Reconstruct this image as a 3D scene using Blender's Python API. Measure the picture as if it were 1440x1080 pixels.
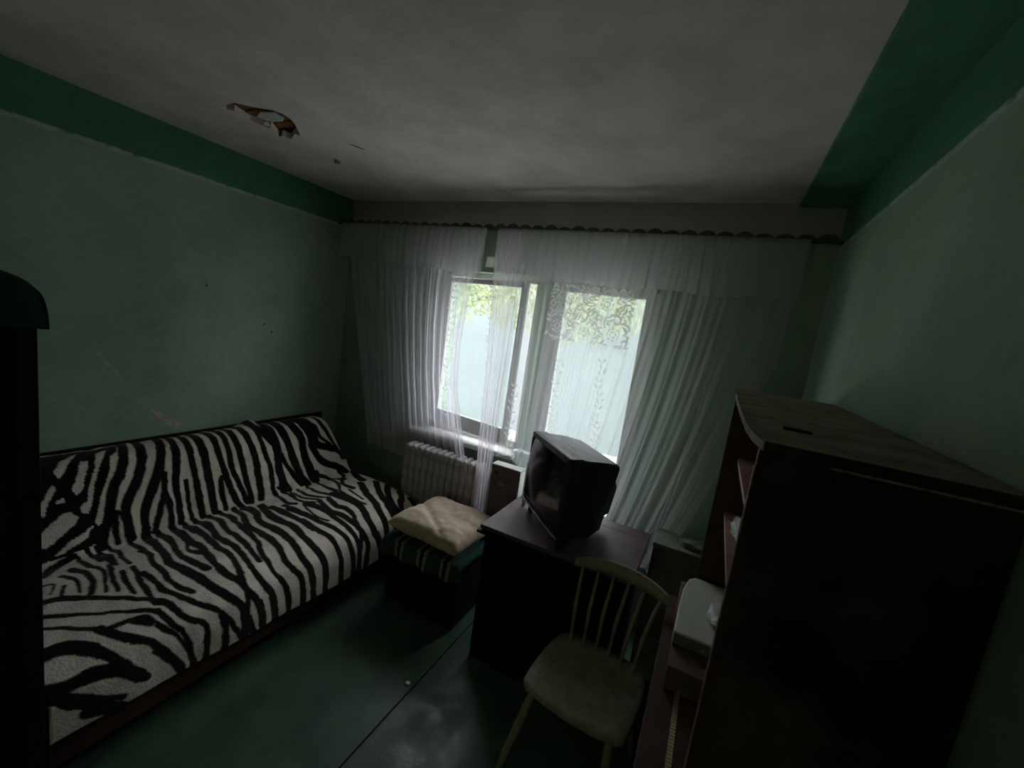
import bpy, bmesh, math, random
import numpy as np
from mathutils import Vector, Matrix, noise
from mathutils.geometry import tessellate_polygon
random.seed(7)
for o in list(bpy.data.objects): bpy.data.objects.remove(o)
S = bpy.context.scene
COL = S.collection
PI = math.pi

# ------------------------------------------------------------------ camera
ya, pi_, ro = (math.radians(v) for v in (25.28, -8.21, -8.13))
Rm = Matrix.Rotation(ya, 3, 'Z') @ Matrix.Rotation(pi_, 3, 'X') @ Matrix.Rotation(ro, 3, 'Y')
cam_d = bpy.data.cameras.new('camera')
cam_d.sensor_width = 36.0
cam_d.lens = 594.0 / 1440.0 * 36.0
cam_d.clip_start = 0.03
cam = bpy.data.objects.new('camera', cam_d)
COL.objects.link(cam)
M3 = Matrix((Rm.col[0], Rm.col[2], -Rm.col[1])).transposed()
cam.matrix_world = Matrix.Translation((0, 0, 1.78)) @ M3.to_4x4()
S.camera = cam

# ------------------------------------------------------------------ light, sky, exposure
S.view_settings.view_transform = 'Standard'
S.view_settings.look = 'None'
S.view_settings.gamma = 1
S.view_settings.use_curve_mapping = False
S.view_settings.exposure = EXPOSURE = 0.0
SKY = 8.2
w = bpy.data.worlds.new('overcast_sky')
S.world = w
w.use_nodes = True
bg = w.node_tree.nodes['Background']
bg.inputs[0].default_value = (0.93, 0.94, 1.0, 1)
bg.inputs[1].default_value = SKY
def area(name, loc, rot, sx, sy, power, color=(1, 1, 1), portal=False):
    l = bpy.data.lights.new(name, 'AREA'); l.shape = 'RECTANGLE'; l.size = sx; l.size_y = sy
    l.energy = power; l.color = color
    if portal: l.cycles.is_portal = True
    o = bpy.data.objects.new(name, l); o.location = loc; o.rotation_euler = rot; COL.objects.link(o); return o
# portals in the window and balcony door openings (sampling only, they give no light)
area('window_portal', (-1.50, 2.93, 1.47), (-PI/2, 0, 0), .78, 1.2, 1, portal=True)
area('door_portal', (-0.75, 2.93, 1.05), (-PI/2, 0, 0), .7, 2.1, 1, portal=True)
# dim hallway lamp glow through the open doorway behind the photographer
area('hallway_light', (-0.9, -2.6, 1.4), (PI/2, 0, 0), .8, 1.6, 3.8, color=(0.95, 1.0, 0.66))

# ------------------------------------------------------------------ room numbers
XL, XR, YB, YF, ZC = -2.90, 0.424, 2.636, -1.45, 2.58

# ------------------------------------------------------------------ materials
def mat(name, col, rough=.6, metal=0, spec=.3, var=0, vscale=8, col2=None, bump=0, bscale=60, coat=0):
    m = bpy.data.materials.new(name); m.use_nodes = True
    nt = m.node_tree; b = nt.nodes['Principled BSDF']
    b.inputs['Base Color'].default_value = (*col, 1)
    b.inputs['Roughness'].default_value = rough
    b.inputs['Metallic'].default_value = metal
    b.inputs['Specular IOR Level'].default_value = spec
    b.inputs['Coat Weight'].default_value = coat
    tc = nt.nodes.new('ShaderNodeTexCoord')
    if col2 is not None or var:
        n = nt.nodes.new('ShaderNodeTexNoise'); n.inputs['Scale'].default_value = vscale; n.inputs['Detail'].default_value = 6
        n.inputs['Roughness'].default_value = .62
        nt.links.new(tc.outputs['Object'], n.inputs['Vector'])
        r = nt.nodes.new('ShaderNodeValToRGB')
        c2 = col2 if col2 is not None else tuple(c * (1 - var) for c in col)
        r.color_ramp.elements[0].position = .36; r.color_ramp.elements[0].color = (*c2, 1)
        r.color_ramp.elements[1].position = .62; r.color_ramp.elements[1].color = (*col, 1)
        nt.links.new(n.outputs['Fac'], r.inputs['Fac']); nt.links.new(r.outputs['Color'], b.inputs['Base Color'])
    if bump:
        n2 = nt.nodes.new('ShaderNodeTexNoise'); n2.inputs['Scale'].default_value = bscale; n2.inputs['Detail'].default_value = 4
        nt.links.new(tc.outputs['Object'], n2.inputs['Vector'])
        bp = nt.nodes.new('ShaderNodeBump'); bp.inputs['Strength'].default_value = bump; bp.inputs['Distance'].default_value = .01
        nt.links.new(n2.outputs['Fac'], bp.inputs['Height']); nt.links.new(bp.outputs['Normal'], b.inputs['Normal'])
    return m
def N(nt, t, **k):
    n = nt.nodes.new(t)
    for a, v in k.items(): setattr(n, a, v)
    return n
def mth(nt, op, a, b=None, clamp=False):
    n = N(nt, 'ShaderNodeMath', operation=op); n.use_clamp = clamp
    for i, v in enumerate((a, b)):
        if v is None: continue
        if isinstance(v, (int, float)): n.inputs[i].default_value = v
        else: nt.links.new(v, n.inputs[i])
    return n.outputs[0]
def mixc(nt, f, a, b):
    n = N(nt, 'ShaderNodeMix', data_type='RGBA')
    for s, v in ((n.inputs[0], f), (n.inputs[6], a), (n.inputs[7], b)):
        if isinstance(v, tuple): s.default_value = (*v, 1)
        elif isinstance(v, (int, float)): s.default_value = v
        else: nt.links.new(v, s)
    return n.outputs[2]
def noise_n(nt, vec, sc, det=5, ro=.6):
    n = N(nt, 'ShaderNodeTexNoise'); n.inputs['Scale'].default_value = sc; n.inputs['Detail'].default_value = det
    n.inputs['Roughness'].default_value = ro; nt.links.new(vec, n.inputs['Vector']); return n.outputs['Fac']
def ramp(nt, f, p0, p1):
    return mth(nt, 'DIVIDE', mth(nt, 'SUBTRACT', f, p0), p1 - p0, clamp=True)

LOW, LOWD = (.350, .470, .350), (.215, .335, .230)     # lower wall paint, worn darker patches
HIG, HIGD = (.085, .245, .160), (.048, .165, .098)     # frieze band paint
WHT, WHTD = (.66, .60, .575), (.53, .50, .465)
def wall_paint(name, zsplit, top=(HIG, HIGD), line=True):
    m = bpy.data.materials.new(name); m.use_nodes = True; nt = m.node_tree; b = nt.nodes['Principled BSDF']
    g = N(nt, 'ShaderNodeNewGeometry'); pos = g.outputs['Position']
    sep = N(nt, 'ShaderNodeSeparateXYZ'); nt.links.new(pos, sep.inputs[0]); z = sep.outputs[2]
    big = ramp(nt, noise_n(nt, pos, 3.0, 6, .65), .38, .62)
    fine = ramp(nt, noise_n(nt, pos, 34, 4, .7), .30, .70)
    f = mth(nt, 'ADD', mth(nt, 'MULTIPLY', big, .55), mth(nt, 'MULTIPLY', fine, .45))
    lo = mixc(nt, f, LOWD, LOW); hi = mixc(nt, f, top[1], top[0])
    wob = mth(nt, 'MULTIPLY', mth(nt, 'SUBTRACT', noise_n(nt, pos, 9, 3), .5), .012)
    zz = mth(nt, 'ADD', z, wob)
    c = mixc(nt, mth(nt, 'GREATER_THAN', zz, zsplit), lo, hi)
    if line:
        d = mth(nt, 'ABSOLUTE', mth(nt, 'SUBTRACT', zz, zsplit))
        ln = mth(nt, 'SUBTRACT', 1.0, ramp(nt, d, .008, .013))
        ln = mth(nt, 'MULTIPLY', ln, ramp(nt, noise_n(nt, pos, 24, 3), .25, .5))
        c = mixc(nt, ln, c, (.42, .50, .42))
    nt.links.new(c, b.inputs['Base Color'])
    b.inputs['Roughness'].default_value = .62; b.inputs['Specular IOR Level'].default_value = .25
    n2 = noise_n(nt, pos, 22, 5); bp = N(nt, 'ShaderNodeBump'); bp.inputs['Strength'].default_value = .25; bp.inputs['Distance'].default_value = .01
    nt.links.new(n2, bp.inputs['Height']); nt.links.new(bp.outputs['Normal'], b.inputs['Normal'])
    return m
M_WALL = wall_paint('green_wall_paint', 2.356)
M_BACK = wall_paint('green_wall_white_frieze', 2.385, top=((.42, .40, .37), (.32, .31, .28)), line=False)
M_CEIL = mat('ceiling_whitewash', WHT, .9, spec=.1, vscale=4, col2=WHTD, bump=.3, bscale=30)
M_BAND = mat('green_band_paint', HIG, .6, vscale=6, col2=HIGD, bump=.2, bscale=30)
M_PLAST = mat('bare_plaster', (.52, .50, .41), .9, var=.35, vscale=30)
M_LATH = mat('exposed_brown_lath', (.30, .13, .035), .9, vscale=30, col2=(.10, .045, .015))
M_VOID = mat('dark_cavity', (.02, .015, .01), .95)
M_FLAKE = mat('hanging_whitewash_flake', (.55, .56, .55), .8, var=.2, vscale=40)
M_WHITE = mat('aged_white_paint', (.62, .62, .60), .45, var=.15, vscale=12, bump=.1)
M_DARKW = mat('dark_varnished_wood', (.020, .009, .008), .55, vscale=14, col2=(.011, .005, .005), spec=.08)
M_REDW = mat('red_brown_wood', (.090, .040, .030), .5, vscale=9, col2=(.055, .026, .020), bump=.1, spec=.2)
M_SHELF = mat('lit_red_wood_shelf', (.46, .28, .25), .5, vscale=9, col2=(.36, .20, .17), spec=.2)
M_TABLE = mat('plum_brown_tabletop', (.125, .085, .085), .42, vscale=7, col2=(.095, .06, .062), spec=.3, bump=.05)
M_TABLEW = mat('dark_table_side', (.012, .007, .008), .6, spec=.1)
M_DUST_LIT = mat('dusty_top_lit_lip', (.36, .32, .25), .85, vscale=11, col2=(.22, .18, .135), bump=.15, spec=.15)
M_EDGE = mat('worn_and_lit_edge', (.34, .24, .20), .7, vscale=60, col2=(.12, .07, .055))  # worn chip colour, also stands in for light on a panel edge
M_CREAM = mat('cream_painted_chair', (.34, .31, .22), .5, vscale=22, col2=(.23, .215, .145), bump=.12)
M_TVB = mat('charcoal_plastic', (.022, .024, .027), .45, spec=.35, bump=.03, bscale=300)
M_TVT = mat('paler_plastic_top', (.27, .26, .28), .6, vscale=16, col2=(.20, .19, .21))
M_SCR = mat('dark_tube_glass', (.008, .009, .012), .12, spec=.5)
M_SILV = mat('silver_plastic', (.30, .27, .30), .4, var=.2, vscale=12)
M_PALE = mat('pale_device_plastic', (.60, .62, .54), .5, var=.12, vscale=14)
M_GREYG = mat('grey_green_device_front', (.16, .20, .19), .45, var=.3, vscale=40)
M_PLUMBOX = mat('plum_cardboard', (.16, .115, .125), .75, var=.25, vscale=16)
M_LINEN = mat('beige_pillow_cotton', (.60, .48, .38), .9, vscale=26, col2=(.50, .39, .30), bump=.35, bscale=45, spec=.1)
M_RAD = mat('radiator_enamel', (.50, .46, .46), .45, var=.3, vscale=18, bump=.15)
M_CRATE = mat('grey_green_box', (.20, .22, .18), .8, vscale=10, col2=(.13, .14, .115))
M_RAISED = mat('dull_brown_board', (.15, .11, .08), .7, vscale=10, col2=(.10, .07, .05))
M_BLANK = mat('dark_green_cloth', (.030, .060, .040), .95, vscale=12, col2=(.02, .04, .028), bump=.3, spec=.1)
M_BLACK = mat('matt_black', (.01, .01, .01), .6)
M_BRASS = None

def stripes_mat(name, base, bars, axis, period, offs, pair=.03, gap=.03):
    m = bpy.data.materials.new(name); m.use_nodes = True; nt = m.node_tree; b = nt.nodes['Principled BSDF']
    g = N(nt, 'ShaderNodeTexCoord'); sep = N(nt, 'ShaderNodeSeparateXYZ'); nt.links.new(g.outputs['Object'], sep.inputs[0])
    x = mth(nt, 'ADD', sep.outputs[axis], offs + 100 * period)
    x = mth(nt, 'MODULO', x, period)
    s1 = mth(nt, 'LESS_THAN', x, pair)
    s2 = mth(nt, 'MULTIPLY', mth(nt, 'GREATER_THAN', x, pair + gap), mth(nt, 'LESS_THAN', x, 2 * pair + gap))
    f = mth(nt, 'ADD', s1, s2)
    dk = mth(nt, 'MULTIPLY', mth(nt, 'GREATER_THAN', x, pair), mth(nt, 'LESS_THAN', x, pair + gap))
    c = mixc(nt, dk, base, tuple(v * .25 for v in base))
    c = mixc(nt, f, c, bars)
    nt.links.new(c, b.inputs['Base Color']); b.inputs['Roughness'].default_value = .95; b.inputs['Specular IOR Level'].default_value = .1
    n2 = noise_n(nt, g.outputs['Object'], 160, 3); bp = N(nt, 'ShaderNodeBump'); bp.inputs['Strength'].default_value = .4; bp.inputs['Distance'].default_value = .004
    nt.links.new(n2, bp.inputs['Height']); nt.links.new(bp.outputs['Normal'], b.inputs['Normal'])
    return m
M_STRIPE = stripes_mat('green_striped_blanket', (.024, .075, .062), (.26, .235, .19), 0, .165, 1.50, .022, .026)
def brass_mat():
    m = bpy.data.materials.new('ribbed_brass'); m.use_nodes = True; nt = m.node_tree; b = nt.nodes['Principled BSDF']
    g = N(nt, 'ShaderNodeTexCoord'); sep = N(nt, 'ShaderNodeSeparateXYZ'); nt.links.new(g.outputs['Object'], sep.inputs[0])
    s = mth(nt, 'GREATER_THAN', mth(nt, 'MODULO', mth(nt, 'ADD', sep.outputs[1], 10), .012), .0025)
    nt.links.new(mixc(nt, s, (.08, .06, .03), (.52, .44, .26)), b.inputs['Base Color'])
    b.inputs['Metallic'].default_value = .3; b.inputs['Roughness'].default_value = .5
    return m
M_BRASS = brass_mat()
def panel_mat():
    m = bpy.data.materials.new('scuffed_dark_veneer'); m.use_nodes = True; nt = m.node_tree; b = nt.nodes['Principled BSDF']
    g = N(nt, 'ShaderNodeNewGeometry'); pos = g.outputs['Position']
    n = noise_n(nt, pos, 4.5, 7, .6); a = noise_n(nt, pos, 1.9, 2)
    f = mth(nt, 'MULTIPLY', ramp(nt, n, .42, .66), ramp(nt, a, .36, .54))
    c = mixc(nt, mth(nt, 'MULTIPLY', f, .75), (.020, .008, .008), (.15, .105, .08))
    nt.links.new(c, b.inputs['Base Color']); b.inputs['Roughness'].default_value = .55; b.inputs['Specular IOR Level'].default_value = .12
    return m
M_PANEL = panel_mat()
def floor_mat():
    m = bpy.data.materials.new('green_floor_paint'); m.use_nodes = True; nt = m.node_tree; b = nt.nodes['Principled BSDF']
    g = N(nt, 'ShaderNodeNewGeometry'); pos = g.outputs['Position']
    a = ramp(nt, noise_n(nt, pos, 5, 6, .65), .36, .64)
    c = mixc(nt, a, (.036, .074, .045), (.058, .115, .070))
    c = mixc(nt, mth(nt, 'MULTIPLY', ramp(nt, noise_n(nt, pos, 16, 5, .7), .60, .72), .5), c, (.11, .13, .08))
    nt.links.new(c, b.inputs['Base Color'])
    r = mth(nt, 'ADD', mth(nt, 'MULTIPLY', ramp(nt, noise_n(nt, pos, 7, 4), .35, .65), .25), .30)
    nt.links.new(r, b.inputs['Roughness']); b.inputs['Specular IOR Level'].default_value = .5
    n2 = noise_n(nt, pos, 30, 4); bp = N(nt, 'ShaderNodeBump'); bp.inputs['Strength'].default_value = .12; bp.inputs['Distance'].default_value = .01
    nt.links.new(n2, bp.inputs['Height']); nt.links.new(bp.outputs['Normal'], b.inputs['Normal'])
    return m
M_FLOOR = floor_mat()
def sheer_mat(name, cover=.42, lace=False, tint=(.80, .78, .86), motif=0):
    """thin net: part holes (transparent), part threads that scatter light both ways"""
    m = bpy.data.materials.new(name); m.use_nodes = True; nt = m.node_tree
    for n in list(nt.nodes): nt.nodes.remove(n)
    out = N(nt, 'ShaderNodeOutputMaterial')
    tr = N(nt, 'ShaderNodeBsdfTransparent'); tl = N(nt, 'ShaderNodeBsdfTranslucent'); df = N(nt, 'ShaderNodeBsdfDiffuse')
    tl.inputs[0].default_value = (*tint, 1); df.inputs[0].default_value = (*tint, 1)
    a = N(nt, 'ShaderNodeMixShader'); a.inputs[0].default_value = .5
    nt.links.new(df.outputs[0], a.inputs[1]); nt.links.new(tl.outputs[0], a.inputs[2])
    mx = N(nt, 'ShaderNodeMixShader'); nt.links.new(tr.outputs[0], mx.inputs[1]); nt.links.new(a.outputs[0], mx.inputs[2])
    uv = N(nt, 'ShaderNodeUVMap'); uvo = uv.outputs[0]
    fac = None
    if lace or motif:
        mp = N(nt, 'ShaderNodeMapping'); nt.links.new(uvo, mp.inputs[0]); mp.inputs['Scale'].default_value = (1, .62, 1); mp.inputs['Rotation'].default_value = (0, 0, .6)
        wn = N(nt, 'ShaderNodeTexNoise'); wn.inputs['Scale'].default_value = 30; nt.links.new(uvo, wn.inputs['Vector'])
        va = N(nt, 'ShaderNodeVectorMath', operation='MULTIPLY_ADD'); nt.links.new(wn.outputs['Color'], va.inputs[0]); va.inputs[1].default_value = (.018, .018, 0)
        nt.links.new(mp.outputs[0], va.inputs[2])
        vo = N(nt, 'ShaderNodeTexVoronoi', feature='DISTANCE_TO_EDGE'); vo.inputs['Scale'].default_value = 44 if lace else 40
        nt.links.new(va.outputs[0], vo.inputs['Vector'])
        leaf = ramp(nt, vo.outputs['Distance'], .05, .10)          # solid leaves, open net between
        vo2 = N(nt, 'ShaderNodeTexVoronoi', feature='F1'); vo2.inputs['Scale'].default_value = 44 if lace else 40
        nt.links.new(va.outputs[0], vo2.inputs['Vector'])
        vein = mth(nt, 'LESS_THAN', vo2.outputs['Distance'], .14)
        pat = mth(nt, 'MULTIPLY', leaf, mth(nt, 'SUBTRACT', 1.0, mth(nt, 'MULTIPLY', vein, .6)))
        if lace: fac = mth(nt, 'ADD', mth(nt, 'MULTIPLY', pat, .62), cover, clamp=True)
        else:
            su = N(nt, 'ShaderNodeSeparateXYZ'); nt.links.new(uvo, su.inputs[0])
            band = mth(nt, 'LESS_THAN', mth(nt, 'MODULO', mth(nt, 'ADD', su.outputs[0], 10), .42), .10)
            msk = mth(nt, 'MULTIPLY', band, ramp(nt, noise_n(nt, uvo, 7, 2), .42, .55))
            fac = mth(nt, 'ADD', mth(nt, 'MULTIPLY', mth(nt, 'MULTIPLY', pat, msk), .14), cover, clamp=True)
    if fac is not None: nt.links.new(fac, mx.inputs[0])
    else: mx.inputs[0].default_value = cover
    nt.links.new(mx.outputs[0], out.inputs[0])
    return m
M_NET = sheer_mat('sheer_net_voile', .40, tint=(.92, .87, .95))
M_NETC = sheer_mat('right_net_voile', .30, tint=(.82, .82, .86))
M_NETD = sheer_mat('valance_net', .36, tint=(.74, .72, .76))
M_LACE = sheer_mat('lace_ground_net', .16, tint=(.88, .88, .84))
M_MOTIF = sheer_mat('woven_leaf_motif', .62, tint=(.85, .85, .82))
def glass_mat():
    m = bpy.data.materials.new('window_glass'); m.use_nodes = True; nt = m.node_tree
    for n in list(nt.nodes): nt.nodes.remove(n)
    out = N(nt, 'ShaderNodeOutputMaterial'); tr = N(nt, 'ShaderNodeBsdfTransparent'); gl = N(nt, 'ShaderNodeBsdfGlossy')
    tr.inputs[0].default_value = (.93, .96, .95, 1); gl.inputs['Roughness'].default_value = .03
    mx = N(nt, 'ShaderNodeMixShader'); mx.inputs[0].default_value = .05
    nt.links.new(tr.outputs[0], mx.inputs[1]); nt.links.new(gl.outputs[0], mx.inputs[2]); nt.links.new(mx.outputs[0], out.inputs[0])
    return m
M_GLASS = glass_mat()
M_FROST = sheer_mat('frosted_plastic_pane', .9, tint=(.9, .88, .82))

# ------------------------------------------------------------------ builders
def link(name, me, parent=None, smooth=False):
    o = bpy.data.objects.new(name, me); COL.objects.link(o)
    if parent is not None:
        o.parent = parent; o.matrix_parent_inverse = Matrix.Translation(-parent_loc(parent))
    if smooth:
        for p in me.polygons: p.use_smooth = True
    return o
def parent_loc(p):
    l = Vector(p.location); q = p
    while q.parent is not None: q = q.parent; l = l + Vector(q.location) if q.type == 'EMPTY' else l
    return l
def pyd(name, v, f, m, parent=None, smooth=False):
    me = bpy.data.meshes.new(name); me.from_pydata([tuple(x) for x in v], [], f); me.update()
    if m: me.materials.append(m)
    return link(name, me, parent, smooth)
def from_bm(name, bm, m, parent=None, smooth=False):
    bmesh.ops.recalc_face_normals(bm, faces=bm.faces)
    me = bpy.data.meshes.new(name); bm.to_mesh(me); bm.free()
    if m: me.materials.append(m)
    return link(name, me, parent, smooth)
def bx(bm, a, b, bev=0, seg=1):
    a = Vector(a); b = Vector(b); lo = Vector(map(min, a, b)); hi = Vector(map(max, a, b))
    r = bmesh.ops.create_cube(bm, size=1); vs = r['verts']
    for v in vs: v.co = Vector(((lo[i] + hi[i]) / 2 + v.co[i] * (hi[i] - lo[i])) for i in range(3))
    if bev:
        es = list({e for v in vs for e in v.link_edges})
        bmesh.ops.bevel(bm, geom=es, offset=bev, segments=seg, affect='EDGES', profile=.5)
    return vs
def box(name, a, b, m, parent=None, bev=.003, seg=2):
    bm = bmesh.new(); bx(bm, a, b, bev, seg); return from_bm(name, bm, m, parent)
def tube_verts(path, rad, n=8):
    P = [Vector(p) for p in path]; V = []; F = []
    for i, p in enumerate(P):
        t = (P[min(i + 1, len(P) - 1)] - P[max(i - 1, 0)]).normalized()
        a = t.orthogonal().normalized() if i == 0 else (a - t * a.dot(t)).normalized()
        b = t.cross(a); r = rad[i] if isinstance(rad, (list, tuple)) else rad
        for k in range(n):
            q = 2 * PI * k / n; V.append(p + a * math.cos(q) * r + b * math.sin(q) * r)
    for i in range(len(P) - 1):
        for k in range(n): F.append((i * n + k, i * n + (k + 1) % n, (i + 1) * n + (k + 1) % n, (i + 1) * n + k))
    F.append(tuple(range(n - 1, -1, -1))); F.append(tuple((len(P) - 1) * n + k for k in range(n)))
    return V, F
def tube(name, path, rad, m, parent=None, n=8):
    V, F = tube_verts(path, rad, n); return pyd(name, V, F, m, parent, True)
def thing(name, label, cat, loc, group=None):
    o = bpy.data.objects.new(name, None); COL.objects.link(o); o.location = loc; o.empty_display_size = .05
    o['label'] = label; o['category'] = cat
    if group: o['group'] = group
    return o
def tag(o, label, cat, group=None):
    o['label'] = label; o['category'] = cat
    if group: o['group'] = group
    return o
def struct(o, label, cat='room'):
    o['kind'] = 'structure'; o['label'] = label; o['category'] = cat; return o
def prism(name, poly, z0, z1, m, parent=None, bev=0):
    bm = bmesh.new(); vs = [bm.verts.new((x, y, z0)) for x, y in poly]; f = bm.faces.new(vs)
    r = bmesh.ops.extrude_face_region(bm, geom=[f])
    for v in r['geom']:
        if isinstance(v, bmesh.types.BMVert): v.co.z = z1
    if bev:
        bmesh.ops.bevel(bm, geom=list(bm.edges), offset=bev, segments=2, affect='EDGES', profile=.5)
    return from_bm(name, bm, m, parent)
def boxes(name, L, m, parent=None, bev=.002):
    bm = bmesh.new()
    for a, b in L: bx(bm, a, b, bev, 1)
    return from_bm(name, bm, m, parent)
def nz(x, y=0, z=0): return noise.noise(Vector((x, y, z)))

# ------------------------------------------------------------------ setting
# floor: two painted sheets meeting in a seam
floor = struct(box('floor', (XL - .1, YF - .1, -.12), (XR + .1, YB + .3, -.012), M_VOID, bev=0), 'dark green painted floor of two sheets with a straight seam', 'floor')
for a, b in (((XL, YF, -.012), (-1.006, YB, 0)), ((-1.000, YF, -.012), (XR, YB, -.001))):
    box('floor_sheet', a, b, M_FLOOR, floor, bev=.001, seg=1)
# walls
struct(box('wall_left', (XL - .2, YF - .2, 0), (XL, YB + .3, ZC + .2), M_WALL, bev=0), 'long pale green wall behind the sofa with darker green band on top', 'wall')
wl = bpy.data.objects['wall_left']
scar = [(1.207, 1.088), (1.232, 1.064), (1.302, .982), (1.357, .93), (1.454, .868), (1.468, .822), (1.377, .861), (1.303, .928), (1.258, 1.009)]
def patch_x(name, pts, x, m, parent):
    V = [(x + .0015 + .0008 * (i % 2), y, z) for i, (y, z) in enumerate(pts)] + [(x - .002, y, z) for y, z in pts]
    n = len(pts); F = [tuple(range(n))] + [(i, i + n, (i + 1) % n + n, (i + 1) % n) for i in range(n)]
    return pyd(name, V, F, m, parent)
o = patch_x('plaster_scar', scar, XL, M_PLAST, wl); o['label'] = 'bare pinkish plaster scar'
o = patch_x('plaster_scar', [(1.015, 1.345), (1.03, 1.335), (1.10, 1.24), (1.14, 1.185), (1.128, 1.18), (1.07, 1.25)], XL, M_PLAST, wl); o['label'] = 'thin faint plaster streak'
for (y, z) in ((1.93, 1.52), (1.99, 1.47), (1.55, 1.74)):
    patch_x('nail_hole', [(y + .006 * math.cos(a), z + .006 * math.sin(a)) for a in (0, 1, 2, 3, 4, 5)], XL, M_VOID, wl)
struct(box('wall_right', (XR, YF - .2, 0), (XR + .2, YB + .3, ZC + .2), M_WALL, bev=0), 'green wall on the right behind the wall unit', 'wall')
struct(boxes('wall_front', [((XL - .2, YF - .2, 0), (-1.4, YF, ZC)), ((-.4, YF - .2, 0), (XR + .2, YF, ZC)), ((-1.4, YF - .2, 2.2), (-.4, YF, ZC))], M_WALL, bev=0), 'green wall with doorway behind the photographer', 'wall')
struct(boxes('wall_sky_block', [((-1.9, -2.9, 0), (.2, -2.7, 2.5)), ((-1.9, -2.7, 0), (-1.7, YF - .2, 2.5)), ((0, -2.7, 0), (.2, YF - .2, 2.5)), ((-1.9, -2.9, 2.5), (.2, YF - .2, 2.7)), ((-1.9, -2.9, -.12), (.2, YF - .1, 0))], M_WALL, bev=0), 'unseen hallway shell added beyond the doorway to keep out the sky', 'wall')  # unseen shell added so sky light cannot enter through the doorway
YO = 2.93
WX0, WX1, DX0, DX1, ZT = -1.97, -1.145, -1.105, -.365, 2.10
VX0, VX1, VZ0, VZ1 = -1.585, -1.485, 2.13, 2.215
back = struct(boxes('wall_back', [
    ((XL - .2, YB, 0), (WX0, YO, ZC + .2)), ((WX0, YB, 0), (WX1, YO, .88)), ((WX1, YB, 0), (DX0, YO, ZT)),
    ((DX0, YB, 0), (DX1, YO, .03)), ((DX1, YB, 0), (XR + .2, YO, ZC + .2)),
    ((WX0, YB, ZT), (VX0 - .22, YO, ZC + .2)), ((VX1, YB, ZT), (DX1, YO, ZC + .2)),
    ((VX0 - .22, YB, ZT), (VX1, YO, VZ0)), ((VX0 - .22, YB, VZ1 + .06), (VX1, YO, ZC + .2)),
    ((VX0 - .22, YB, VZ0), (VX0, YB + .012, VZ1 + .06)), ((VX0, YB, VZ1), (VX1, YB + .012, VZ1 + .06))], M_BACK, bev=0), 'window wall, green below a dull white frieze', 'wall')
# ceiling with real holes
holes = [[(-2.273, 1.25), (-2.231, 1.253), (-2.169, 1.245), (-2.13, 1.275), (-2.085, 1.307), (-2.027, 1.336), (-2.012, 1.373), (-2.014, 1.408), (-2.048, 1.462), (-2.157, 1.575), (-2.165, 1.55), (-2.263, 1.599), (-2.274, 1.559), (-2.312, 1.567), (-2.259, 1.5), (-2.223, 1.458), (-2.266, 1.475), (-2.272, 1.434), (-2.286, 1.393), (-2.278, 1.34), (-2.262, 1.302), (-2.29, 1.282)],
         [(-2.27, 1.855), (-2.229, 1.851), (-2.237, 1.906), (-2.275, 1.936), (-2.304, 1.917)]]
outer = [(XL, YF), (XR, YF), (XR, YB), (XL, YB)]
loops = [[Vector((x, y, ZC)) for x, y in L] for L in [outer] + holes]
flat = [v for L in loops for v in L]
tris = tessellate_polygon(loops)
V = [tuple(v) for v in flat]; F = [tuple(t) for t in tris]
base = 4
for L in holes:
    k0 = len(V); V += [(x, y, ZC + .03) for x, y in L]; n = len(L)
    for i in range(n): F.append((base + i, base + (i + 1) % n, k0 + (i + 1) % n, k0 + i))
    base += n
ceil = struct(pyd('ceiling', V, F, M_CEIL), 'stained whitewashed ceiling with a torn hole', 'ceiling')
box('ceiling_void', (XL - .2, YF - .2, ZC + .07), (XR + .2, YB + .3, ZC + .2), M_VOID, ceil, bev=0)
for i in range(5):                                           # laths seen inside the hole
    y0 = 1.235 + i * .062
    box('lath', (-2.36, y0, ZC + .026 + .002 * (i % 2)), (-1.98, y0 + .055, ZC + .038), M_LATH, ceil, bev=.002, seg=1)
for L, dz in (([(-2.121, 1.335), (-2.039, 1.349), (-2.04, 1.399), (-2.083, 1.424), (-2.156, 1.418), (-2.184, 1.382), (-2.191, 1.365)], -.004), ([(-2.22, 1.414), (-2.177, 1.404), (-2.213, 1.448), (-2.244, 1.444)], -.006)):
    o = prism('plaster_flake', L, ZC + dz, ZC + dz + .006, M_FLAKE, ceil); o['label'] = 'loose pale plaster flake'
for L in ([(-1.944, 1.690), (-1.925, 1.706), (-1.902, 1.75), (-1.897, 1.78), (-1.915, 1.75), (-1.932, 1.715)],):
    prism('ceiling_crack', L, ZC - .0012, ZC + .004, M_VOID, ceil)
# shallow green ceiling band along the right wall
struct(box('trim_1', (.219, YF, ZC - .022), (XR, YB, ZC + .01), M_BAND, bev=.002), 'green painted ceiling band along the right wall', 'trim')
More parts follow.
